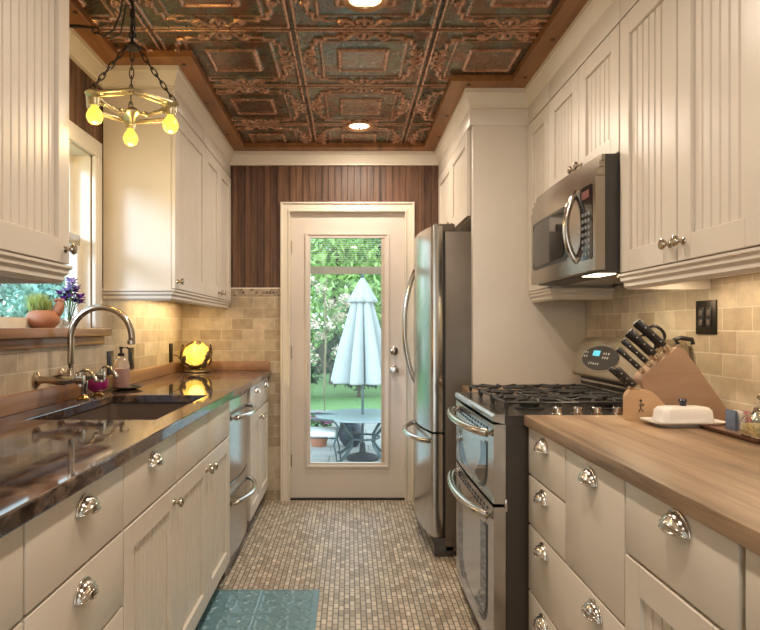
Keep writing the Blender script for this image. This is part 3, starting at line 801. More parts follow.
# burners, grates, knobs
BX = (.68, .96); BYs = (2.33, 2.70)
for x in BX:
    for y in BYs:
        m = MB(); m.lathe([(.001, 0), (.055, 0), (.055, .006), (.036, .008), (.036, .018), (.040, .019), (.040, .026), (.001, .028)], (x, y, CT-.004)); m.build('burner', IRON, rg)
m = MB(); m.lathe([(.001, 0), (.05, 0), (.05, .006), (.03, .008), (.03, .018), (.034, .019), (.034, .026), (.001, .028)], (.82, 2.517, CT-.004)); m.build('burner', IRON, rg)
def grate(y0, y1):
    m = MB(); zt_ = CT+.034; r = .0062
    x0, x1 = .560, 1.075
    def bar(p, q, rr_=r): m.tube([p, ((p[0]+q[0])/2, (p[1]+q[1])/2, (p[2]+q[2])/2), q], rr_, 8)
    for y in (y0, y1): bar((x0, y, zt_), (x1, y, zt_))
    for x in (x0, (x0+x1)/2, x1): bar((x, y0, zt_), (x, y1, zt_))
    for x in (x0, (x0+x1)/2, x1):
        for y in (y0, y1): bar((x, y, CT-.004), (x, y, zt_), .0075)
    cy_ = (y0+y1)/2
    for cx_ in (.68, .955):
        for k in range(8):
            an = PI/4*k+.0; c_, s_ = math.cos(an), math.sin(an)
            hy = (y1-y0)/2; hx = .125; L = min(hx/max(abs(c_), 1e-6), hy/max(abs(s_), 1e-6))
            pts = [(cx_+c_*L, cy_+s_*L, zt_), (cx_+c_*(L*.6+.02), cy_+s_*(L*.6+.02), zt_+.007), (cx_+c_*.028, cy_+s_*.028, zt_+.004)]
            m.tube(pts, .0055, 8)
    return m.build('grate', IRON, rg)
grate(2.20, 2.395); grate(2.420, 2.615); grate(2.640, 2.845)
for x in (.73, .80, .87, .94, 1.01):
    MB().lathe([(.001, 0), (.021, 0), (.021, .004), (.017, .007), (.016, .024), (.013, .027), (.001, .028)], (x, 2.163, CT-.0035)).build('knob', CHROME, rg)
# rounded backguard
def bg(u, v, t): return (u, t, v)
def rpoly(pts, r=.02, n=5):
    out = []; P = [Vector(p) for p in pts]; N = len(P)
    for i in range(N):
        a, b, c = P[i-1], P[i], P[(i+1) % N]
        d1 = (a-b).normalized(); d2 = (c-b).normalized(); rr_ = min(r, (a-b).length*.45, (c-b).length*.45)
        p, q = b+d1*rr_, b+d2*rr_
        for k in range(n+1):
            s = k/n; out.append(tuple(p*(1-s)**2+b*2*s*(1-s)+q*s*s))
    return out
m = MB(); P0 = rpoly([(1.035, 1.006), (1.235, 1.006), (1.235, 1.182), (1.095, 1.182)], .032)
ins = rpoly([(1.052, 1.018), (1.23, 1.018), (1.23, 1.168), (1.105, 1.168)], .03)
m.loft([[bg(u, v, Y0+.09) for u, v in ins], [bg(u, v, Y0+.105) for u, v in P0], [bg(u, v, Y1-.012) for u, v in P0], [bg(u, v, Y1) for u, v in ins]])
b_ = m.build('backguard', TAUPE, rg, ang=35)
m = MB(); m.box(1.085, 1.236, Y0+.01, Y1-.01, CT-.004, 1.012); m.build('backguard_base', IRON, rg, smooth=False)
m = MB()
for k in range(2): m.box(1.078, 1.086, Y0+.02, Y1-.02, .955+.025*k, .968+.025*k, .002)
m.build('vent_rib', STEEL, rg)
sl = Vector((1.095-1.035, 0, 1.182-1.006)).normalized(); nrm = Vector((-sl.z, 0, sl.x))
def onbg(y, k, e): return Vector((1.035, y, 1.006))+sl*k+nrm*e
def oval(cy_, ck, ry, rk, e): return [onbg(cy_+ry*math.cos(2*PI*i/40), ck+rk*math.sin(2*PI*i/40), e) for i in range(40)]
MB().loft([oval(2.62, .095, .195, .062, -.004), oval(2.62, .095, .195, .062, .002)]).build('control_rim', STEEL, b_, smooth=False)
MB().loft([oval(2.62, .095, .185, .054, 0), oval(2.62, .095, .185, .054, .0032)]).build('control_panel', BLACKG, b_, smooth=False)
m = MB()
for cy_, ck, n in ((2.78, .098, 3), (2.66, .068, 5), (2.56, .098, 3)):
    for i in range(n):
        for j in range(2 if n == 3 else 1):
            c = onbg(cy_+(i-(n-1)/2)*.024, ck+j*.018, .0032); m.cyl(c, c+nrm*.0012, .0055, seg=10)
m.build('control_button', simple('button_grey', (.42, .40, .36), .5), b_)
m = MB(); m.loft([[onbg(2.66+dy, .115+dk, e) for dy, dk in ((-.035, -.012), (.035, -.012), (.035, .012), (-.035, .012))] for e in (.002, .0045)]); m.build('clock_display', emit('blue_clock', (.1, .75, .9), .8, (.05, .1, .1)), b_, smooth=False)

# --- right uppers
FV = S(1, XUR); MB_ = 1.836
t = unit('wall_cabinet', 'large cream two-door beadboard wall cabinet at the right above the outlet', 'cabinet', 1, XUR, XWR, 1.386, 2.136, UB, UT, False, ex='f')
bdoor(t, FV, 1.762, 2.136, UB, UT, (1.797, 1.470), rail=.072); bdoor(t, FV, 1.386, 1.762, UB, UT, (1.727, 1.470), rail=.072)
MB().sweep([(XUR, 1.3855), (XUR, 2.136), (XWR, 2.136)], rail, -1).build('light_rail', PAINT, t, ang=25)
t = unit('wall_cabinet', 'cream wall cabinet nearest the camera on the right, mostly outside the photo', 'cabinet', 1, XUR, XWR, .55, 1.385, UB, UT, False)
bdoor(t, FV, .968, 1.385, UB, UT, (1.003, 1.47), rail=.072); bdoor(t, FV, .55, .968, UB, UT, (.93, 1.47), rail=.072)
MB().sweep([(XUR, .55), (XUR, 1.3849)], rail, -1).build('light_rail', PAINT, t, ang=25)
t = unit('wall_cabinet', 'short cream two-door wall cabinet directly above the microwave', 'cabinet', 1, XUR, XWR, 2.138, 2.897, MB_, UT, False)
bdoor(t, FV, 2.518, 2.897, MB_, UT, (2.552, MB_+.045)); bdoor(t, FV, 2.138, 2.518, MB_, UT, (2.484, MB_+.045))
t = unit('wall_cabinet', 'slim cream wall cabinet squeezed between the microwave and the refrigerator panel', 'cabinet', 1, XUR, XWR, 2.899, 3.234, UB, UT, False, ex='n')
bdoor(t, FV, 2.899, 3.234, UB, UT, (2.935, 1.447))
MB().sweep([(XUR, 3.234), (XUR, 2.899), (XWR, 2.899)], rail, 1).build('light_rail', PAINT, t, ang=25)

# --- microwave
mw = thing('microwave', 'stainless steel over-the-range microwave with a curved vertical handle', 'microwave', (1.04, 2.518, 1.42))
Y0, Y1 = 2.141, 2.894
MB().box(.890, 1.238, Y0, Y1, 1.424, 1.832).build('body', simple('microwave_case', (.05, .042, .036), .4), mw, smooth=False)
def mface(mb, z0, z1, x, sag, y0=Y0, y1=Y1, back=.889):
    N = 14; cy = (Y0+Y1)/2; hw = (Y1-Y0)/2
    poly = [(back, y0), (back, y1)]+[(x-sag*(1-((y1-(y1-y0)*i/N-cy)/hw)**2), y1-(y1-y0)*i/N) for i in range(N+1)]
    mb.prism(poly, lambda u, v, t: (u, v, t), z0, z1); return mb
m = MB()
for k, (z0, z1, x) in enumerate(((1.758, 1.786, .860), (1.788, 1.808, .868), (1.810, 1.832, .878))): mface(m, z0, z1, x, .012)
m.build('vent_grille', MSTEEL, mw, ang=30)
fd = mface(MB(), 1.428, 1.756, .856, .012).build('front_panel', MSTEEL, mw, ang=30)
def mx(y, e): return .856-.012*(1-((y-2.5175)/.3765)**2)-e
def mrect(y0, y1, z0, z1, e0, e1, r=.015, n=4, N=10):
    m = MB(); ring = []
    base = rr(y0, y1, z0, z1, r, 0, n)
    # subdivide long horizontal edges so the sheet follows the bowed face
    pts = []
    for i, p in enumerate(base):
        q = base[(i+1) % len(base)]; pts.append(p)
        if abs(q[0]-p[0]) > .05:
            for k in range(1, N): pts.append((p[0]+(q[0]-p[0])*k/N, p[1], 0))
    m.loft([[(mx(p[0], e), p[0], p[1]) for p in pts] for e in (e0, e1)], caps=False)
    # strip caps
    for e in (e0, e1):
        K = 14
        for k in range(K):
            a = y0+(y1-y0)*k/K; b = y0+(y1-y0)*(k+1)/K
            def zr(y):
                d = min(y-y0, y1-y); ins_ = r-math.sqrt(max(0, r*r-(r-d)**2)) if d < r else 0
                return z0+ins_, z1-ins_
            (la, ha), (lb, hb) = zr(a), zr(b)
            m.face([m.V((mx(a, e), a, la)), m.V((mx(b, e), b, lb)), m.V((mx(b, e), b, hb)), m.V((mx(a, e), a, ha))])
    return m
mrect(2.375, 2.860, 1.488, 1.702, -.003, .0015, .03).build('window_border', BLACK, fd, smooth=False)
mrect(2.415, 2.845, 1.503, 1.690, -.002, .0028, .02).build('door_window', BLACKG, fd, smooth=False)
mrect(2.165, 2.262, 1.470, 1.735, -.003, .0015, .01).build('control_panel', BLACKG, fd, smooth=False)
m = MB()
for j in range(7):
    for i in range(3):
        y = 2.189+i*.025; z = 1.49+j*.024
        m.box(mx(y, .0015), mx(y, .0028), y-.008, y+.008, z-.006, z+.006)
m.build('control_button', simple('keypad_grey', (.22, .23, .24), .4), fd, smooth=False)
m = MB(); m.box(mx(2.235, .0015), mx(2.235, .0028), 2.18, 2.248, 1.690, 1.718); m.build('clock_display', emit('red_clock', (.9, .15, .08), .10, (.05, .01, .01)), fd, smooth=False)
pts = []
for i in range(25):
    k = i/24; pts.append((.850-.040*math.sin(PI*k)**.7, 2.305, 1.475+.255*k))
m = MB(); m.tube([(.858, 2.305, 1.475)]+pts+[(.858, 2.305, 1.730)], .0125, 12); m.build('handle', CHROME, mw, ang=60)
MB().box(.90, .97, 2.24, 2.38, 1.4225, 1.4245).build('cooktop_light', MICL, mw, smooth=False)
MB().box(.99, 1.20, 2.18, 2.85, 1.4215, 1.4245).build('grease_filter', STEEL, mw, smooth=False)

# --- refrigerator and its cabinet
fc = thing('refrigerator_cabinet', 'tall cream end panel with a two-door cabinet bridging over the refrigerator', 'cabinet', (.95, 3.8, 0))
MB().box(XFP, 1.244, 3.238, 3.258, 0, 2.380, .0015).build('side_panel', PAINT, fc)
MB().box(XFP-.001, XFP+.022, 3.2385, 3.284, 0, 2.380, .0015).build('edge_stile', PAINT, fc)
m = MB(); m.box(XFP+.004, 1.244, 3.260, 4.362, 1.822, 2.380); m.build('carcass', PAINT, fc, smooth=False)
FP = S(1, XFP)
bdoor(fc, FP, 3.290, 3.830, 1.822, UT, (3.785, 1.862)); bdoor(fc, FP, 3.830, 4.362, 1.822, UT, (3.875, 1.862))
m = MB(); m.box(XFP, XFP-.019, 3.235, 4.362, UT+.002, 2.380, .0015); m.box(XFP-.019, 1.244, 3.233, 3.238, UT+.002, 2.380, .001); m.build('frieze', PAINT, fc)
MB().box(XFP+.004, 1.244, 4.344, 4.362, 0, 1.822).build('side_panel', PAINT, fc, smooth=False)

rf = thing('refrigerator', 'stainless steel bottom-freezer refrigerator with a bowed door and curved bar handle', 'refrigerator', (.85, 3.66, 0))
F0, F1 = 3.290, 4.045
MB().box(.512, 1.20, F0, F1, .03, 1.742, .004).build('body', APPL, rf)
def fdoor(z0, z1, nm):
    N = 20; cy = (F0+F1)/2; hw = (F1-F0)/2
    def X(y): return .446-.050*(1-((y-cy)/hw)**2)
    poly = [(.500, F0+.004), (.500, F1-.004)]+[(X(F1-2*hw*i/N), F1-2*hw*i/N) for i in range(N+1)]
    m = MB(); m.prism(rpoly(poly, .006, 2), lambda u, v, t: (u, v, t), z0, z1)
    return m.build(nm, STEELF, rf, ang=25)
d1 = fdoor(.668, 1.772, 'door'); d2 = fdoor(.105, .656, 'freezer_drawer')
m = MB(); m.box(.500, .512, F0+.012, F1-.012, .675, 1.735); m.box(.500, .512, F0+.012, F1-.012, .11, .650); m.build('door_gasket', BLACK, rf, smooth=False)
pts = []
for i in range(33):
    k = i/32; pts.append((.424-.074*math.sin(PI*k)**.75, 3.945, .880+.715*k))
MB().tube([(.432, 3.945, .878)]+pts+[(.432, 3.945, 1.597)], .0165, 14).build('handle', CHROME, d1, ang=60)
pts = []
for i in range(29):
    k = i/28; y = F0+.05+.655*k; X = .446-.050*(1-((y-(F0+F1)/2)/.3775)**2)
    pts.append((X-.008-.055*math.sin(PI*k)**.45, y, .612))
MB().tube([(.44, F0+.05, .612)]+pts+[(.44, F0+.705, .612)], .0155, 14).build('handle', CHROME, d2, ang=60)
MB().box(.452, .565, F0+.012, F0+.062, 1.7425, 1.785, .004).build('hinge_cap', APPL, rf)
m = MB(); m.box(.470, .60, F0+.01, F1-.01, .028, .098, .004); m.build('toe_grille', simple('dark_grille', (.06, .05, .042), .5), rf)
m = MB(); m.box(.455, .56, F0+.0, F0+.05, 0, .060, .006); m.box(.455, .56, F1-.05, F1, 0, .060, .006); m.box(1.1, 1.18, F0, F0+.05, 0, .03); m.box(1.1, 1.18, F1-.05, F1, 0, .03); m.build('foot', bpy.data.materials['dark_grille'], rf)

# ------------------------------------------------------------------ things on the butcher block
kb = thing('knife_block', 'large slanted wooden knife block with a lower light front step on the butcher block', 'knife block', (.975, 2.085, CT), math.radians(-9))
# local axes: x to the wall, y away from the camera
prof = rpoly([(.035, 0), (.255, 0), (.268, .022), (.125, .236), (.105, .236), (.000, .142), (-.004, .128)], .006, 3)
m = MB().prism(prof, lambda u, v, t: (u, t, v), -.060, .032); m.build('block', BLOCKW, kb, True, ang=30)
prof2 = rpoly([(-.062, 0), (.095, 0), (.065, .045), (.020, .094), (.002, .100), (-.048, .100), (-.062, .082)], .008, 3)
m = MB().prism(prof2, lambda u, v, t: (u, t, v), -.100, -.061); m.build('front_step', BLOCKL, kb, True, ang=30)
m = MB(); 
for a, b in (((-.018, .060), (-.018, .040)), ((-.018, .060), (-.008, .052)), ((-.018, .042), (-.024, .030)), ((-.018, .042), (-.010, .030)), ((-.025, .052), (-.010, .050))):
    m.tube([(a[0], -.1005, a[1]), ((a[0]+b[0])/2, -.1005, (a[1]+b[1])/2), (b[0], -.1005, b[1])], .0016, 6)
m.lathe([(.001, 0), (.0042, 0), (.001, .001)], (-.018, -.1002, .066), (0, -1, 0), 12)
m.build('maker_mark', BLACK, kb, True, label='small dark figure mark')
KB_M = kb.matrix_basis.copy() if False else W['knife_block']
axd = Vector((-.72, 0, .69)).normalized()     # the way the handles point in the block frame
def knife(label, name, u, v, t, L=.115, wd=.012, th=.0085, group='knives in the wooden block'):
    base = KB_M @ Vector((u, t, v))
    k = thing(name, label, 'knife', base, math.radians(-9), group)
    d = axd; sd = Vector((d.z, 0, -d.x))                       # in the block's side plane
    def ring(c, a, b): return [c+sd*a*math.cos(2*PI*i/14)+Vector((0, 1, 0))*b*math.sin(2*PI*i/14) for i in range(14)]
    m = MB(); m.loft([ring(d*s*L, wd*f, th*f2) for s, f, f2 in ((.16, .90, .9), (.3, .98, 1), (.5, .88, 1), (.75, 1.0, 1), (.92, 1.12, 1), (.985, 1.0, .8), (1.0, .55, .4))])
    h = m.build('handle', BLACK, k, True, ang=50)
    m = MB(); m.loft([ring(d*s, wd*f, th*f2) for s, f, f2 in ((-.004, .8, .35), (.004, .9, .6), (.010, 1.0, 1.0), (L*.165, .92, .95))]); m.build('bolster', CHROME, k, True)
    m = MB()
    for s in (.30, .52, .76):
        for q in (-1, 1): m.cyl(d*(s*L)+Vector((0, q*th*.93, 0)), d*(s*L)+Vector((0, q*th*1.03, 0)), .0028, seg=8)
    m.build('rivet', CHROME, h, True)
    return k
# slot face runs from (0,.142) to (.105,.236)
def sf(k): return .0+.105*k, .142+.094*k
for k, t, L, lab in ((.88, -.040, .125, 'topmost long black-handled knife at the front of the slanted block'),
                     (.86, -.006, .120, 'long black-handled knife just behind the topmost one in the block'),
                     (.58, -.042, .118, 'black-handled knife second from the top at the front of the block'),
                     (.56, -.006, .112, 'black-handled knife behind the second one down in the block'),
                     (.32, -.042, .110, 'black-handled knife third from the top at the front of the block'),
                     (.10, -.040, .100, 'lowest black-handled knife in the slanted face of the block')):
    u, v = sf(k); knife(lab, 'kitchen_knife', u-.002, v+.003, t, L*1.13, (.0112 if L > .11 else .0098), .0075)
for u, t, lab in ((-.035, -.071, 'small steak knife at the left end of the low front step'), (-.012, -.071, 'small steak knife second from the left in the low front step'), (-.022, -.090, 'small steak knife nearest us in the low front step')):
    knife(lab, 'steak_knife', u, .101, t, .098, .0085, .0065, 'steak knives in the front step')
sx = thing('kitchen_scissors', 'black-handled kitchen scissors with looped grips at the back of the knife block', 'scissors', KB_M @ Vector((.098, .016, .226)), math.radians(-9))
d = axd; sd = Vector((d.z, 0, -d.x))
for q in (-1, 1):
    m = MB(); c = d*.062+sd*(.021*q)
    pts = [c+d*(.030*math.cos(a_))+sd*(.018*math.sin(a_)) for a_ in [2*PI*i/20 for i in range(20)]]
    m.tube(pts, .0055, 8, True); m.tube([d*-.004+sd*(.004*q), d*.02+sd*(.007*q), d*.036+sd*(.014*q)], .006, 8)
    m.build('grip', BLACK, sx, True)
hs = thing('sharpening_steel', 'sharpening steel with a short black handle at the upper right of the knife block', 'sharpening steel', KB_M @ Vector((.128, .010, .232)), math.radians(-9))
m = MB(); m.cyl((0, 0, -.002), (.004, 0, .014), .008, .011, 14); m.build('collar', CHROME, hs, True)
m = MB(); m.tube([(.004, 0, .014), (-.006, 0, .030), (.012, 0, .036), (.048, 0, .030), (.052, 0, .014)], [.010, .009, .008, .008, .007], 12); m.build('handle', BLACK, hs, True)

bd = thing('butter_dish', 'white ceramic covered butter dish with a dark knob on the butcher block', 'butter dish', (1.032, 1.905, CT), math.radians(3))
def rrect(hx, hy, r, z): return rr(-hx, hx, -hy, hy, r, z)
m = MB(); m.loft([rrect(.085, .045, .02, 0), rrect(.088, .048, .02, .004), rrect(.112, .062, .022, .013), rrect(.113, .063, .022, .0165), rrect(.100, .052, .02, .012), rrect(.09, .045, .02, .011)]); m.build('plate', WHITEC, bd, True)
m = MB(); m.loft([rrect(.082, .041, .02, .0115), rrect(.083, .042, .02, .016), rrect(.079, .039, .02, .048), rrect(.072, .033, .022, .057), rrect(.05, .015, .012, .0605)]); m.build('lid', WHITEC, bd, True)
m = MB(); m.lathe([(.001, .058), (.010, .058), (.008, .066), (.012, .071), (.013, .077), (.009, .082), (.001, .083)]); m.build('lid_knob', simple('navy_glaze', (.012, .012, .03), .2), bd, True)

tr = tag(MB().loft([[(x+1.140, y+1.715, z) for x, y, z in rg_] for rg_ in (rrect(.080, .125, .02, CT+.003), rrect(.082, .127, .02, CT+.0005), rrect(.092, .142, .022, CT+.012), rrect(.094, .144, .022, CT+.014), rrect(.084, .128, .02, CT+.005), rrect(.07, .11, .02, CT+.0045))]).build('serving_tray', simple('copper_tray', (.42, .25, .19), .25, .6)), 'low copper-toned tray holding the glass jar at the right edge', 'tray')
zt_ = CT+.0052
jr = thing('glass_jar', 'clear glass jar with a metal finial lid and pale yellow contents on the tray', 'jar', (1.110, 1.655, zt_))
c = (1.110, 1.655, zt_)
jl = MB(); jl.loft([[(x+c[0], y+c[1], z+zt_) for x, y, z in rrect(a_, a_, .012, z_)] for a_, z_ in ((.036, 0), (.040, .004), (.040, .040), (.035, .054), (.020, .066), (.018, .074), (.016, .074), (.017, .064), (.032, .052), (.037, .039), (.037, .006), (.03, .004))]); jl.build('jar_body', GLASS, jr)
jl = MB(); jl.loft([[(x+c[0], y+c[1], z+zt_) for x, y, z in rrect(a_, a_, .010, z_)] for a_, z_ in ((.0355, .0062), (.0362, .008), (.0362, .034), (.03, .036))]); jl.build('contents', simple('honey_sugar', (.62, .47, .20), .6, var=.35, nscale=120), jr)
MB().lathe([(.001, .070), (.017, .072), (.021, .076), (.018, .082), (.008, .086), (.005, .100), (.012, .106), (.012, .112), (.006, .118), (.001, .120)], c).build('lid', CHROME, jr)
packs = (((.10, .14, .22), 'dark blue sweetener packet standing left of the glass jar on the tray'), ((.62, .58, .50), 'cream sweetener packet standing on the tray between the blue and pink ones'), ((.40, .16, .18), 'dull pink sweetener packet standing on the tray nearest the jar'), ((.30, .33, .30), 'grey green sweetener packet standing behind the others on the tray'))
for i, (cc, lab) in enumerate(packs):
    x = 1.118+.0145*i; y = 1.800-.010*i
    m = MB(); m.prism([(-.005, 0), (.005, 0), (.0045, .01), (.004, .048), (.0015, .056), (-.0015, .056), (-.004, .048), (-.0045, .01)], lambda u, v, t: (x+u, y+t, zt_+v), -.022, .022)
    tag(m.build('sweetener_packet', simple('packet_%s' % 'abcd'[i], cc, .35, var=.2, nscale=60), ang=30), lab, 'packet', 'packets on the tray')

t = outlet('dark bronze double outlet on the right backsplash above the knife block', XR-.010, -1, 2.140, 1.262, .122, .118, 2)
y, z = 2.140, 1.262
SOCK = simple('bronze_socket', (.16, .13, .10), .3, .3)
for dy in (-.023, .023):
    for dz in (-.017, .017):
        MB().box(XR-.0196, XR-.0215, y+dy-.009, y+dy+.009, z+dz-.010, z+dz+.010, .001).build('socket_face', SOCK, t)

# ------------------------------------------------------------------ sill things
pt = thing('grass_planter', 'round terracotta planter with a tuft of pale green grass on the window sill', 'planter', (-1.205, 2.42, 1.2255))
c = (-1.205, 2.42, 1.2255)
MB().lathe([(.001, 0), (.040, 0), (.058, .018), (.062, .040), (.052, .062), (.044, .068), (.040, .066), (.048, .058), (.055, .04), (.001, .038)], c).build('pot', simple('terracotta', (.42, .17, .09), .6), pt)
m = MB()
m.loft([[(c[0]+.055+px_+r_*math.cos(a_), c[1]+.012+.7*r_*math.sin(a_), c[2]+h_) for a_ in [2*PI*i/12 for i in range(12)]] for px_, r_, h_ in ((-.03, .02, .03), (-.012, .026, .055), (0, .022, .078), (.004, .018, .095), (.002, .008, .106))])
for k in range(4): m.sphere((c[0]+.042+.010*k, c[1]+.012, c[2]+.108+.004*math.sin(k)), .0065, 8, 6)
m.build('hen_head', bpy.data.materials['terracotta'], pt)
m = MB()
for i in range(620):
    a_, r_ = random.uniform(0, 2*PI), random.uniform(0, .036); h_ = random.uniform(.05, .11); an = random.uniform(0, 2*PI); ln = random.uniform(.005, .055)
    b0 = Vector((c[0]-.01+r_*math.cos(a_), c[1]+r_*math.sin(a_), c[2]+.036)); tp = b0+Vector((ln*math.cos(an)-.008, ln*math.sin(an), h_)); md = (b0+tp)/2+Vector((0, 0, .012)); s_ = Vector((-math.sin(an), math.cos(an), 0))*.0016
    v = [m.V(b0-s_), m.V(b0+s_), m.V(md+s_), m.V(md-s_), m.V(tp)]; m.face([v[0], v[1], v[2], v[3]]); m.face([v[3], v[2], v[4]])
g = m.build('grass_tuft', simple('pale_grass', (.42, .50, .16), .6, var=.3), pt); g['kind'] = 'stuff'
vs = thing('flower_vase', 'small clear glass vase of purple flowers at the right end of the window sill', 'vase', (-1.200, 2.635, 1.2255))
c = (-1.200, 2.635, 1.2255)
MB().lathe([(.001, 0), (.022, 0), (.026, .01), (.024, .04), (.015, .06), (.016, .075), (.020, .085), (.018, .085), (.013, .06), (.022, .04), (.022, .012), (.001, .006)], c).build('vase', GLASS, vs)
FMs = [simple('purple_petal', (.16, .035, .28), .6, var=.3), simple('lilac_petal', (.40, .30, .58), .6, var=.25)]
LEAFG = simple('stem_green', (.10, .22, .05), .6, var=.3)
for i in range(17):
    an = random.uniform(0, 2*PI); r_ = random.uniform(.01, .05); h_ = random.uniform(.10, .21)
    top = Vector((c[0]+r_*math.cos(an), c[1]+r_*math.sin(an), c[2]+h_))
    m = MB(); m.tube([Vector(c)+Vector((0, 0, .02)), (Vector(c)+top)/2+Vector((0, 0, .03)), top], .0015, 6); st_ = m.build('stem', LEAFG, vs)
    m = MB()
    for k in range(13):
        a2 = 2*PI*k/7; d2 = Vector((math.cos(a2), math.sin(a2), .9*(k//7)-.1+.4*random.random()))
        leaf(m, top+d2.normalized()*.012, d2, Vector((0, 0, 1)), .027, .0085)
    m.build('blossom', FMs[1 if h_ > .16 else 0], st_)

# ------------------------------------------------------------------ chandelier
chd = thing('chandelier', 'small brass three-bulb chandelier hung by chains above the sink', 'chandelier', (-.81, 2.30, 2.05))
cc = Vector((-.812, 2.30, 2.053)); BR = simple('aged_brass', (.50, .43, .28), .32, .9, var=.2)
ROT = math.radians(210-360/3*0)
angs = [math.atan2(2.375*.92-2.30, -.98*.92+.812), 0, 0]; angs[1] = angs[0]+2*PI/3; angs[2] = angs[0]+4*PI/3
def hexp(r, n=36):
    out = []
    for i in range(n):
        a_ = 2*PI*i/n; k = ((a_-angs[0]) % (PI/3))-PI/6; out.append((a_, r*math.cos(PI/6)/math.cos(k)))
    return out
rgp = [cc+Vector((r_*math.cos(a_), r_*math.sin(a_), 0)) for a_, r_ in hexp(.178)]
m = MB(); m.tube(rgp, .006, 10, True)
m.tube([p+Vector((0, 0, -.012)) + (cc-p)*.05 for p in rgp], .004, 8, True)
m.build('ring', BR, chd)
m = MB(); m.lathe([(.001, -.065), (.010, -.060), (.016, -.045), (.030, -.035), (.034, -.022), (.022, -.012), (.012, -.004), (.001, 0)], cc+Vector((0, 0, .0))); m.build('hub', BR, chd)
hub = cc+Vector((0, 0, .225))
for a_ in angs:
    d_ = Vector((math.cos(a_), math.sin(a_), 0))
    m = MB(); m.tube([cc+Vector((0, 0, -.028))+d_*.02, cc+d_*.06+Vector((0, 0, -.036)), cc+d_*.11+Vector((0, 0, -.022)), cc+d_*.150+Vector((0, 0, .0)), cc+d_*.172+Vector((0, 0, .004))], [.008, .007, .007, .008, .006], 10)
    for k in range(3):
        q = cc+d_*(.05+.035*k)+Vector((0, 0, -.026)); m.sphere(q, .010, 10, 6, (1, 1, .6))
    ar = m.build('arm', BR, chd)
    b0 = cc+d_*.150
    m = MB(); m.lathe([(.001, .012), (.026, .012), (.034, .004), (.030, -.006), (.020, -.012), (.018, -.040), (.001, -.041)], b0, (0, 0, 1)); so = m.build('socket', BR, ar)
    m = MB(); m.lathe([(.001, 0), (.012, 0), (.013, .008), (.022, .018), (.0285, .034), (.0285, .044), (.022, .059), (.011, .066), (.001, .068)], b0+Vector((0, 0, -.038)), (0, 0, -1), 20); m.build('bulb', BULBM, ar, label='glowing warm bulb')
def chain(p, q, name, parent, L=.034, r=.0024, wd=.0075):
    p, q = Vector(p), Vector(q); n = max(2, round((q-p).length/(L*.72))); d_, u_, w_ = MB().frame(q-p) if False else (None, None, None)
    m = MB(); d_, u_, w_ = m.frame(q-p); st = (q-p).length/n
    for i in range(n):
        c_ = p+d_*(st*(i+.5)); s_ = u_ if i % 2 else w_
        pts = [c_+d_*(L/2*math.cos(a2)*.98)+s_*(wd*math.sin(a2)) for a2 in [2*PI*k/14 for k in range(14)]]
        m.tube(pts, r, 6, True)
    return m.build(name, DARKMET, parent)
for a_ in angs: chain(cc+Vector((.168*math.cos(a_), .168*math.sin(a_), .006)), hub+Vector((.022*math.cos(a_), .022*math.sin(a_), -.008)), 'chain', chd, .046)
m = MB(); m.lathe([(.001, -.014), (.026, -.012), (.032, -.004), (.022, .006), (.008, .014), (.006, .03), (.001, .032)], hub); m.tube([hub+Vector((.012*math.sin(a2), 0, .042-.014*math.cos(a2))) for a2 in [2*PI*k/14 for k in range(14)]], .003, 6, True); m.build('top_plate', DARKMET, chd)
chain(hub+Vector((0, 0, .05)), (hub.x, hub.y, ZT-.028), 'chain', chd, .040)
m = MB(); m.lathe([(.001, 0), (.034, 0), (.030, .010), (.010, .016), (.001, .017)], (hub.x, hub.y, ZT-.010), (0, 0, -1)); m.build('ceiling_canopy', DARKMET, chd)
m = MB(); m.tube([(XL+.0, 2.33, 2.370), (-1.10, 2.33, 2.370), (-1.02, 2.33, 2.368), (-.965, 2.33, 2.362)], [.007, .007, .006, .005], 10)
m.tube([(-.962+.012*math.cos(a2), 2.33, 2.352+.012*math.sin(a2)) for a2 in [2*PI*k/14 for k in range(14)]], .003, 6, True)
m.lathe([(.001, 0), (.022, 0), (.018, .008), (.001, .01)], (XL+.006, 2.33, 2.370), (1, 0, 0)); m.build('wall_hook', DARKMET, chd)
m = MB(); H = hub
m.tube([(-.962, 2.33, 2.345), (-.93, 2.32, 2.325), (-.885, 2.31, 2.345), (-.86, 2.305, 2.40), (-.85, 2.30, 2.45), (-.83, 2.30, 2.465), (-.812, 2.30, 2.44), (-.815, 2.30, 2.37), (-.812, 2.30, 2.30)], .0035, 8)
m.tube([(-.95, 2.33, 2.342), (-.90, 2.318, 2.315), (-.86, 2.31, 2.33), (-.845, 2.30, 2.38), (-.838, 2.30, 2.43), (-.812, 2.296, 2.43), (-.80, 2.296, 2.36), (-.808, 2.30, 2.295)], .003, 8)
m.build('power_cord', BLACK, chd)

# ------------------------------------------------------------------ recessed lights
for y, lab in ((3.86, 'round recessed ceiling light near the garden door'), (2.37, 'round recessed ceiling light cut by the top edge of the photo'), (.85, None), (-.7, None)):
    t = thing('recessed_light', lab or ('round recessed ceiling light above the near end of the kitchen' if y > 0 else 'round recessed ceiling light behind the camera'), 'ceiling light', (.06, y, ZT-.02))
    m = MB(); m.lathe([(.062, -.002), (.090, -.004), (.092, -.012), (.082, -.020), (.064, -.014), (.060, -.004)], (.06, y, ZT), (0, 0, 1), 36, caps=False); m.build('trim_ring', simple('copper_ring', (.55, .30, .16), .3, .8) if 'copper_ring' not in bpy.data.materials else bpy.data.materials['copper_ring'], t)
    m = MB(); m.lathe([(.001, -.010), (.061, -.010), (.061, -.008), (.001, -.008)], (.06, y, ZT), (0, 0, 1), 36); m.build('lamp_lens', CANM, t)

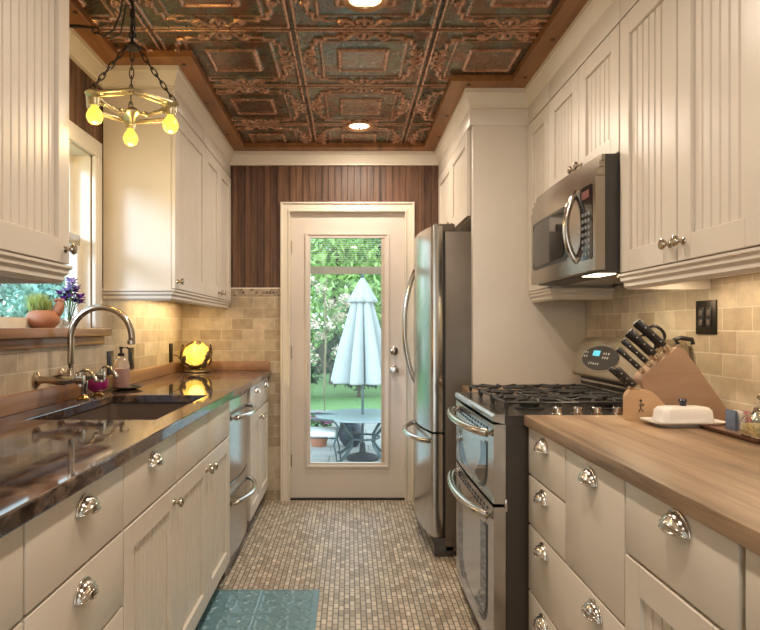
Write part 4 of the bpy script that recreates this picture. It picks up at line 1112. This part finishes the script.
def under(label, x0, x1, y0, y1, z):
    t = thing('under_cabinet_light', label, 'light', ((x0+x1)/2, (y0+y1)/2, z))
    MB().box(x0, x1, y0, y1, z-.016, z-.0005).build('housing', TRIMP, t, smooth=False)
    MB().box(x0+.004, x1-.004, y0+.01, y1-.01, z-.0185, z-.016).build('lens', STRIPM, t, smooth=False)
under('slim strip light under the far left wall cabinets', -1.08, -1.05, 3.30, 4.20, UB)
under('slim strip light under the right two-door wall cabinet', 1.10, 1.13, 1.50, 2.08, UB)

# ------------------------------------------------------------------ floor mat
def mat_h(X, Y):
    u = ((X+.155)/.245) % 1*2-1; v = ((Y-2.845)/.245) % 1*2-1
    a, b = np.abs(u), np.abs(v); r = np.hypot(u, v); th = np.arctan2(v, u)
    h = .6*G(np.maximum(a, b)-.93, .03)
    h += .7*G(r-(.42+.16*np.cos(4*th)), .035) + .6*G(r-.16, .04)
    rc = np.hypot(a-.72, b-.72); h += .6*G(rc-.15, .04)+.5*G(rc, .05)
    h += .6*G(np.hypot((a-b)/.06, (r-.72)/.16), 1.)*(r > .5)
    h += .5*G(np.hypot(a-.80, b)-.10, .03)+.5*G(np.hypot(b-.80, a)-.10, .03)
    ins = (X > -.640) & (X < -.158) & (Y > 1.90) & (Y < 2.842)
    e = np.minimum(np.minimum(X+.660, -.138-X), np.minimum(2.862-Y, Y-1.88))
    return np.where(ins, h, 0)*1.0 - 1.0*np.clip(1-e/.014, 0, 1)
mt = NT('teal_rubber'); at = mt.n.new('ShaderNodeAttribute'); at.attribute_name = 'relief'
mt.P(Base__Color=mt.mix(mt.noise(mt.coord(), 30, 3), (.13, .24, .28), (.18, .31, .35)), Roughness=.28)
mo = relief_grid('anti_fatigue_mat', np.arange(-.660, -.1375, .0042), np.arange(1.88, 2.8625, .0042), mat_h, .0125, .0085, mt.m)
tag(mo, 'teal embossed anti-fatigue mat on the floor in front of the sink cabinet', 'mat')
sdm = mo.modifiers.new('solid', 'SOLIDIFY'); sdm.thickness = .008; sdm.offset = -1
for v_ in mo.data.vertices:
    if v_.co.z < .0085: v_.co.z = .0085

# ------------------------------------------------------------------ garden
GZ = -.69
GRASS = NT('lawn'); f = GRASS.noise(GRASS.coord(), 9, 5, .7); GRASS.P(Base__Color=GRASS.ramp(f, [(.3, (.15, .28, .08)), (.7, (.28, .42, .15))]), Roughness=.8)
struct(MB().box(-14, 14, 14.4, 40, GZ-.2, GZ+.004).build('lawn', GRASS.m, smooth=False), 'green lawn beyond the patio')
PAT = brick('patio_stone', 'xy0', .6, .4, .012, (.50, .46, .40), (.40, .36, .31), (.25, .24, .18), .7, .4, .004, .2)
struct(MB().box(-14, 14, 4.62, 14.4, GZ-.2, GZ).build('patio', PAT, smooth=False), 'stone patio outside the garden door')
struct(MB().box(-14, -1.45, -4, 4.62, GZ-.2, GZ).build('side_yard', GRASS.m, smooth=False), 'grass beside the house')
m = MB(); m.box(-.8, .8, 4.50, 5.3, GZ, -.10); m.box(-.8, .8, 5.3, 5.6, GZ, -.30); m.box(-.8, .8, 5.6, 5.9, GZ, -.50); struct(m.build('garden_steps', PAT, smooth=False), 'stone steps down from the door')

UX, UY = .19, 9.0
TM = simple('verdigris_metal', (.10, .135, .13), .45, .5)
tb = thing('patio_table', 'round grey metal patio table with the umbrella pole through it', 'table', (UX, UY, GZ))
TZ = -.04
MB().lathe([(.021, TZ-.03), (.66, TZ-.03), (.685, TZ-.02), (.685, TZ-.004), (.66, TZ), (.021, TZ)], (UX, UY, 0), seg=48).build('tabletop', simple('table_grey', (.42, .47, .48), .3, .3), tb)
for k in range(4):
    a_ = PI/4+PI/2*k; d_ = Vector((math.cos(a_), math.sin(a_), 0)); o_ = Vector((UX, UY, 0))
    pts = [o_+d_*.44+Vector((0, 0, TZ-.03)), o_+d_*.40+Vector((0, 0, TZ-.14)), o_+d_*.24+Vector((0, 0, TZ-.30)), o_+d_*.22+Vector((0, 0, TZ-.42)), o_+d_*.36+Vector((0, 0, TZ-.56)), o_+d_*.48+Vector((0, 0, GZ+.02)), o_+d_*.52+Vector((0, 0, GZ+.03))]
    MB().tube(pts, .024, 10).build('leg', TM, tb)
MB().tube([(UX+.25*math.cos(2*PI*i/24), UY+.25*math.sin(2*PI*i/24), TZ-.33) for i in range(24)], .014, 8, True).build('leg_ring', TM, tb)
um = thing('patio_umbrella', 'closed grey-green patio umbrella standing through the patio table', 'umbrella', (UX, UY, GZ))
MB().cyl((UX, UY, GZ+.02), (UX, UY, 1.94), .019, seg=14).build('pole', TM, um)
MB().lathe([(.02, 0), (.24, 0), (.25, .03), (.18, .06), (.05, .10), (.035, .24), (.022, .24)], (UX, UY, GZ)).build('base', simple('umbrella_base', (.05, .05, .05), .6), um)
CAN = simple('canopy_canvas', (.46, .49, .46), .8, var=.05)
fold = lambda a_, h: 1.06-(.16+.46*min(1, (1.9-h)/.8))*(1-abs(math.sin(4*a_+.35))**.75)+.05*math.sin(3*a_)
MB().lathe([(.44, .43), (.445, .46), (.41, .62), (.335, .95), (.25, 1.25), (.165, 1.55), (.12, 1.70), (.085, 1.80), (.05, 1.88)], (UX, UY, 0), seg=144, caps=False, mod=fold).build('canopy', CAN, um, ang=70, solid=.008)
MB().lathe([(.205, 1.60), (.185, 1.66), (.125, 1.78), (.07, 1.88), (.03, 1.945), (.001, 1.97)], (UX, UY, 0), seg=64, caps=False, mod=lambda a_, h: 1+(.13*max(0, (1.8-h)/.2))*math.sin(8*a_)).build('valance', CAN, um, ang=70, solid=.006)
MB().lathe([(.001, 1.965), (.02, 1.968), (.026, 1.985), (.012, 2.005), (.001, 2.01)], (UX, UY, 0)).build('finial', TM, um)

def chair(x, y, rz, label):
    t = thing('patio_chair', label, 'chair', (x, y, GZ), rz, 'metal chairs round the patio table')
    CU = simple('white_cushion', (.78, .76, .70), .8) if 'white_cushion' not in bpy.data.materials else bpy.data.materials['white_cushion']
    MB().box(-.25, .25, -.25, .25, .40, .475, .03, 3).build('seat_cushion', CU, t, True)
    m = MB(); m.prism(rpoly([(-.27, .47), (-.21, .47), (-.27, .86), (-.31, .86)], .02), lambda u, v, q: (u, q, v), -.23, .23); m.build('back_cushion', CU, t, True)
    for sy in (-1, 1):
        MB().tube([(.27, sy*.26, 0), (.25, sy*.26, .18), (.22, sy*.26, .30), (.26, sy*.27, .42), (.28, sy*.28, .56), (.22, sy*.28, .64), (0, sy*.28, .66), (-.24, sy*.27, .66)], .015, 8).build('front_leg', TM, t, True)
        MB().tube([(-.34, sy*.25, 0), (-.28, sy*.25, .22), (-.26, sy*.25, .42), (-.31, sy*.25, .68), (-.35, sy*.24, .88)], .015, 8).build('rear_leg', TM, t, True)
    m = MB()
    for z in (.39, ): 
        m.tube([(.24, -.26, z), (.24, .26, z)], .012, 8); m.tube([(-.26, -.25, z), (-.26, .25, z)], .012, 8)
        m.tube([(.24, -.25, z), (-.26, -.25, z)], .012, 8); m.tube([(.24, .25, z), (-.26, .25, z)], .012, 8)
    m.tube([(-.35, -.24, .88), (-.37, 0, .92), (-.35, .24, .88)], .014, 8)
    m.build('seat_frame', TM, t, True); return t
chair(-.42, 8.75, math.radians(-4), 'metal patio chair with white cushions left of the patio table, seen through the door')

def leaves(mb, fn, n, s, droop=0.):
    for _ in range(n):
        p, nrm_ = fn()
        a_ = Vector((random.gauss(0, 1), random.gauss(0, 1), random.gauss(0, .6)-droop)).normalized(); b_ = a_.cross(Vector((random.gauss(0, 1), random.gauss(0, 1), random.gauss(0, 1)))).normalized()
        L = s*random.uniform(.6, 1.3); w_ = L*random.uniform(.28, .5)
        v = [mb.V(p-a_*L), mb.V(p+b_*w_), mb.V(p+a_*L), mb.V(p-b_*w_)]
        mb.face(v)
def blob(c, r):
    c = Vector(c)
    def fn():
        d_ = Vector((random.gauss(0, 1), random.gauss(0, 1), random.gauss(0, 1))).normalized()
        return c+Vector((d_.x*r[0], d_.y*r[1], d_.z*r[2]))*random.uniform(.55, 1.05), d_
    return fn
def foliage(name, stops):
    t = NT(name); f = t.noise(t.coord(), 1.6, 4, .6)
    t.P(Base__Color=t.ramp(f, stops), Roughness=.6)
    return t.m
CED = foliage('cedar_green', [(.3, (.18, .34, .08)), (.55, (.38, .56, .16)), (.75, (.60, .72, .30))])
DKG = foliage('dark_green', [(.3, (.025, .06, .03)), (.7, (.07, .13, .06))])
MID = foliage('mid_green', [(.3, (.08, .20, .06)), (.7, (.22, .38, .13))])
TEALG = foliage('soft_green', [(.3, (.22, .44, .34)), (.7, (.44, .66, .54))])
BARK = simple('bark', (.14, .10, .07), .8)
def tree(x, y, h, r, label, mt_, n=1800, s=.22, cat='tree', name='cedar_tree', nb=9, low=.25):
    t = thing(name, label, cat, (x, y, GZ), 0, 'trees and shrubs in the garden')
    MB().tube([(x, y, GZ), (x+.05, y, GZ+h*.4), (x, y, GZ+h*.8)], [.16*h/6, .12*h/6, .04*h/6], 10).build('trunk', BARK, t)
    m = MB()
    for k in range(nb):
        zz = GZ+h*(low+(1-low)*k/(nb-1)*.92); f = (1-.72*(k/(nb-1))); ang_ = random.uniform(0, 2*PI)
        c_ = (x+.35*r*f*math.cos(ang_), y+.35*r*f*math.sin(ang_), zz)
        leaves(m, blob(c_, (r*f, r*f, h/nb*.9)), n//nb, s, .8)
    o = m.build('crown', mt_, t, smooth=False); return t
tree(-.5, 21.0, 8.5, 2.6, 'light green drooping cedar straight behind the umbrella', CED, 8000, .15)
tree(4.0, 21.5, 8.0, 2.4, 'light green cedar behind the right side of the umbrella', CED, 6000, .15)
tree(-5.4, 22.5, 8.5, 2.6, 'light green cedar at the left of the view through the door', CED, 6000, .16)
tree(.9, 31.0, 12.5, 3.4, 'tall mid-green tree behind the cedars', MID, 8000, .26, name='garden_tree')
tree(-1.85, 16.4, 2.4, .95, 'dark shrub at the lawn edge left of the umbrella', DKG, 2400, .10, 'shrub', 'garden_shrub', 4, .3)
tree(.25, 17.0, 2.5, .95, 'dark shrub at the lawn edge behind the umbrella', DKG, 2400, .10, 'shrub', 'garden_shrub', 4, .3)
tree(2.4, 16.7, 2.2, .9, 'dark shrub at the lawn edge right of the umbrella', DKG, 1300, .10, 'shrub', 'garden_shrub', 4, .3)
rs = thing('rose_bush', 'tall thin flowering bush with pale pink clusters left of the umbrella', 'bush', (-.43, 10.9, GZ))
m = MB(); m.tube([(-.43, 10.9, GZ), (-.45, 10.9, .2), (-.42, 10.9, 1.0), (-.44, 10.9, 1.75), (-.40, 10.9, 2.15)], [.022, .018, .015, .012, .008], 8)
pk = []
for k in range(17):
    z_ = random.uniform(.25, 2.0); e = Vector((-.43+random.uniform(-.38, .62), 10.9+random.uniform(-.3, .3), z_+random.uniform(.0, .3)))
    m.tube([(-.43, 10.9, z_-.15), ((-.43+e.x)/2, (10.9+e.y)/2, z_+.05), e], .006, 6); pk.append(e)
m.build('stem', simple('rose_stem', (.30, .24, .13), .7), rs)
m = MB()
for e in pk: leaves(m, blob(e-Vector((0, 0, .05)), (.16, .16, .13)), 34, .045)
m.build('foliage', MID, rs, smooth=False)
FLP = simple('pale_pink_petal', (.82, .66, .50), .7, var=.1)
for e in pk:
    m = MB(); leaves(m, blob(e, (.13, .13, .10)), 75, .038); m.build('flower_cluster', FLP, rs, smooth=False)

pp = thing('flower_pot', 'terracotta pot of pink flowers on the patio by the white-cushioned chair', 'pot', (-.50, 10.0, GZ))
c = (-.50, 10.0, GZ); MB().lathe([(.001, 0), (.12, 0), (.17, .24), (.19, .24), (.19, .29), (.16, .29), (.15, .26), (.001, .25)], c).build('pot', bpy.data.materials['terracotta'], pp)
m = MB(); leaves(m, blob((c[0], c[1], GZ+.40), (.22, .22, .12)), 260, .05); m.build('foliage', MID, pp, smooth=False)
m = MB(); leaves(m, blob((c[0]+.05, c[1]-.04, GZ+.46), (.22, .22, .10)), 150, .035); m.build('blossoms', simple('hot_pink', (.62, .12, .34), .6, var=.25), pp, smooth=False)
gp = thing('garden_urn', 'dark round garden urn on the patio behind the table legs', 'urn', (.02, 10.0, GZ))
MB().lathe([(.001, 0), (.11, 0), (.19, .10), (.215, .22), (.18, .33), (.13, .38), (.15, .40), (.12, .40), (.11, .37), (.001, .35)], (.02, 10.0, GZ)).build('urn', simple('urn_glaze', (.04, .05, .06), .25), gp)
# garden fence behind, and greenery outside the sink window
struct(MB().box(-9, 9, 26.0, 26.1, GZ, 1.2).build('garden_fence', wood('fence_wood', [(.3, (.12, .09, .07)), (.7, (.24, .19, .15))], 'z', 20, .1, .8, .15, 'x'), smooth=False), 'brown garden fence')
for x, y, h, r, lab in ((-5.6, 11.5, 3.0, 1.6, 'soft green tree outside the sink window, farther one'), (-8.0, 8.2, 3.2, 1.7, 'soft green tree outside the sink window, middle one'), (-6.2, 4.6, 2.7, 1.5, 'soft green tree outside the sink window, nearer one'), (-7.6, 18.5, 4.2, 2.3, 'tall soft green tree far off outside the sink window'), (-8.3, 14.6, 3.9, 2.1, 'soft green tree outside the sink window, farthest one')):
    tree(x, y, h, r, lab, TEALG, 6000, .09, name='side_tree', nb=6, low=.2)

# ------------------------------------------------------------------ light
wd = bpy.data.worlds.new('sky'); sc.world = wd; wd.use_nodes = True
nt = wd.node_tree; bgn = nt.nodes['Background']
tc = nt.nodes.new('ShaderNodeTexCoord'); sp_ = nt.nodes.new('ShaderNodeSeparateXYZ'); nt.links.new(tc.outputs['Generated'], sp_.inputs[0])
rp = nt.nodes.new('ShaderNodeValToRGB'); nt.links.new(sp_.outputs['Z'], rp.inputs[0])
e = rp.color_ramp.elements; e[0].position = 0.; e[0].color = (.86, .93, .95, 1); e[1].position = .7; e[1].color = (.60, .82, 1., 1)
nt.links.new(rp.outputs[0], bgn.inputs[0]); bgn.inputs[1].default_value = 2.3

sn = bpy.data.lights.new('added_skylight', 'SUN'); sn.energy = 2.6; sn.angle = math.radians(16); sn.color = (.68, .80, 1.)  # sun lamp added to stand in for window skylight on the cabinet side
so_ = bpy.data.objects.new('added_skylight', sn); COL.objects.link(so_)
so_.rotation_euler = Vector((.62, .73, -.28)).to_track_quat('-Z', 'Y').to_euler()

def light(kind, name, loc, power, col, size=.1, sizey=None, rot=(0, 0, 0), spread=None, spot=None):
    d_ = bpy.data.lights.new(name, kind); d_.energy = power; d_.color = col
    if kind == 'AREA':
        d_.shape = 'RECTANGLE' if sizey else 'DISK'; d_.size = size
        if sizey: d_.size_y = sizey
        if spread: d_.spread = spread
    elif kind == 'SPOT':
        d_.shadow_soft_size = size; d_.spot_size = spot or 2.4; d_.spot_blend = .6
    else: d_.shadow_soft_size = size
    o = bpy.data.objects.new(name, d_); COL.objects.link(o); o.location = loc; o.rotation_euler = rot
    return o
WARM = (1., .86, .70)
for y, p in ((3.86, 13), (2.37, 13), (.85, 13), (-.7, 9)):
    light('AREA', 'can_light', (.06, y, ZT-.030), p, WARM, .11)
light('AREA', 'strip_light', (-1.065, 3.75, UB-.021), 4.0, (1., .76, .42), .02, .85)
light('AREA', 'strip_light', (1.115, 1.79, UB-.021), 1.3, (1., .80, .55), .02, .55)
light('AREA', 'hood_light', (.935, 2.31, 1.420), 1.8, (1., .82, .55), .06, .12)
for a_ in angs:
    light('POINT', 'bulb_light', cc+Vector((.150*math.cos(a_), .150*math.sin(a_), -.135)), 2.2, (1., .66, .22), .03)
light('POINT', 'lamp_glow', (lx+.03, ly-.13, CT+.13), .25, (1., .7, .15), .05)
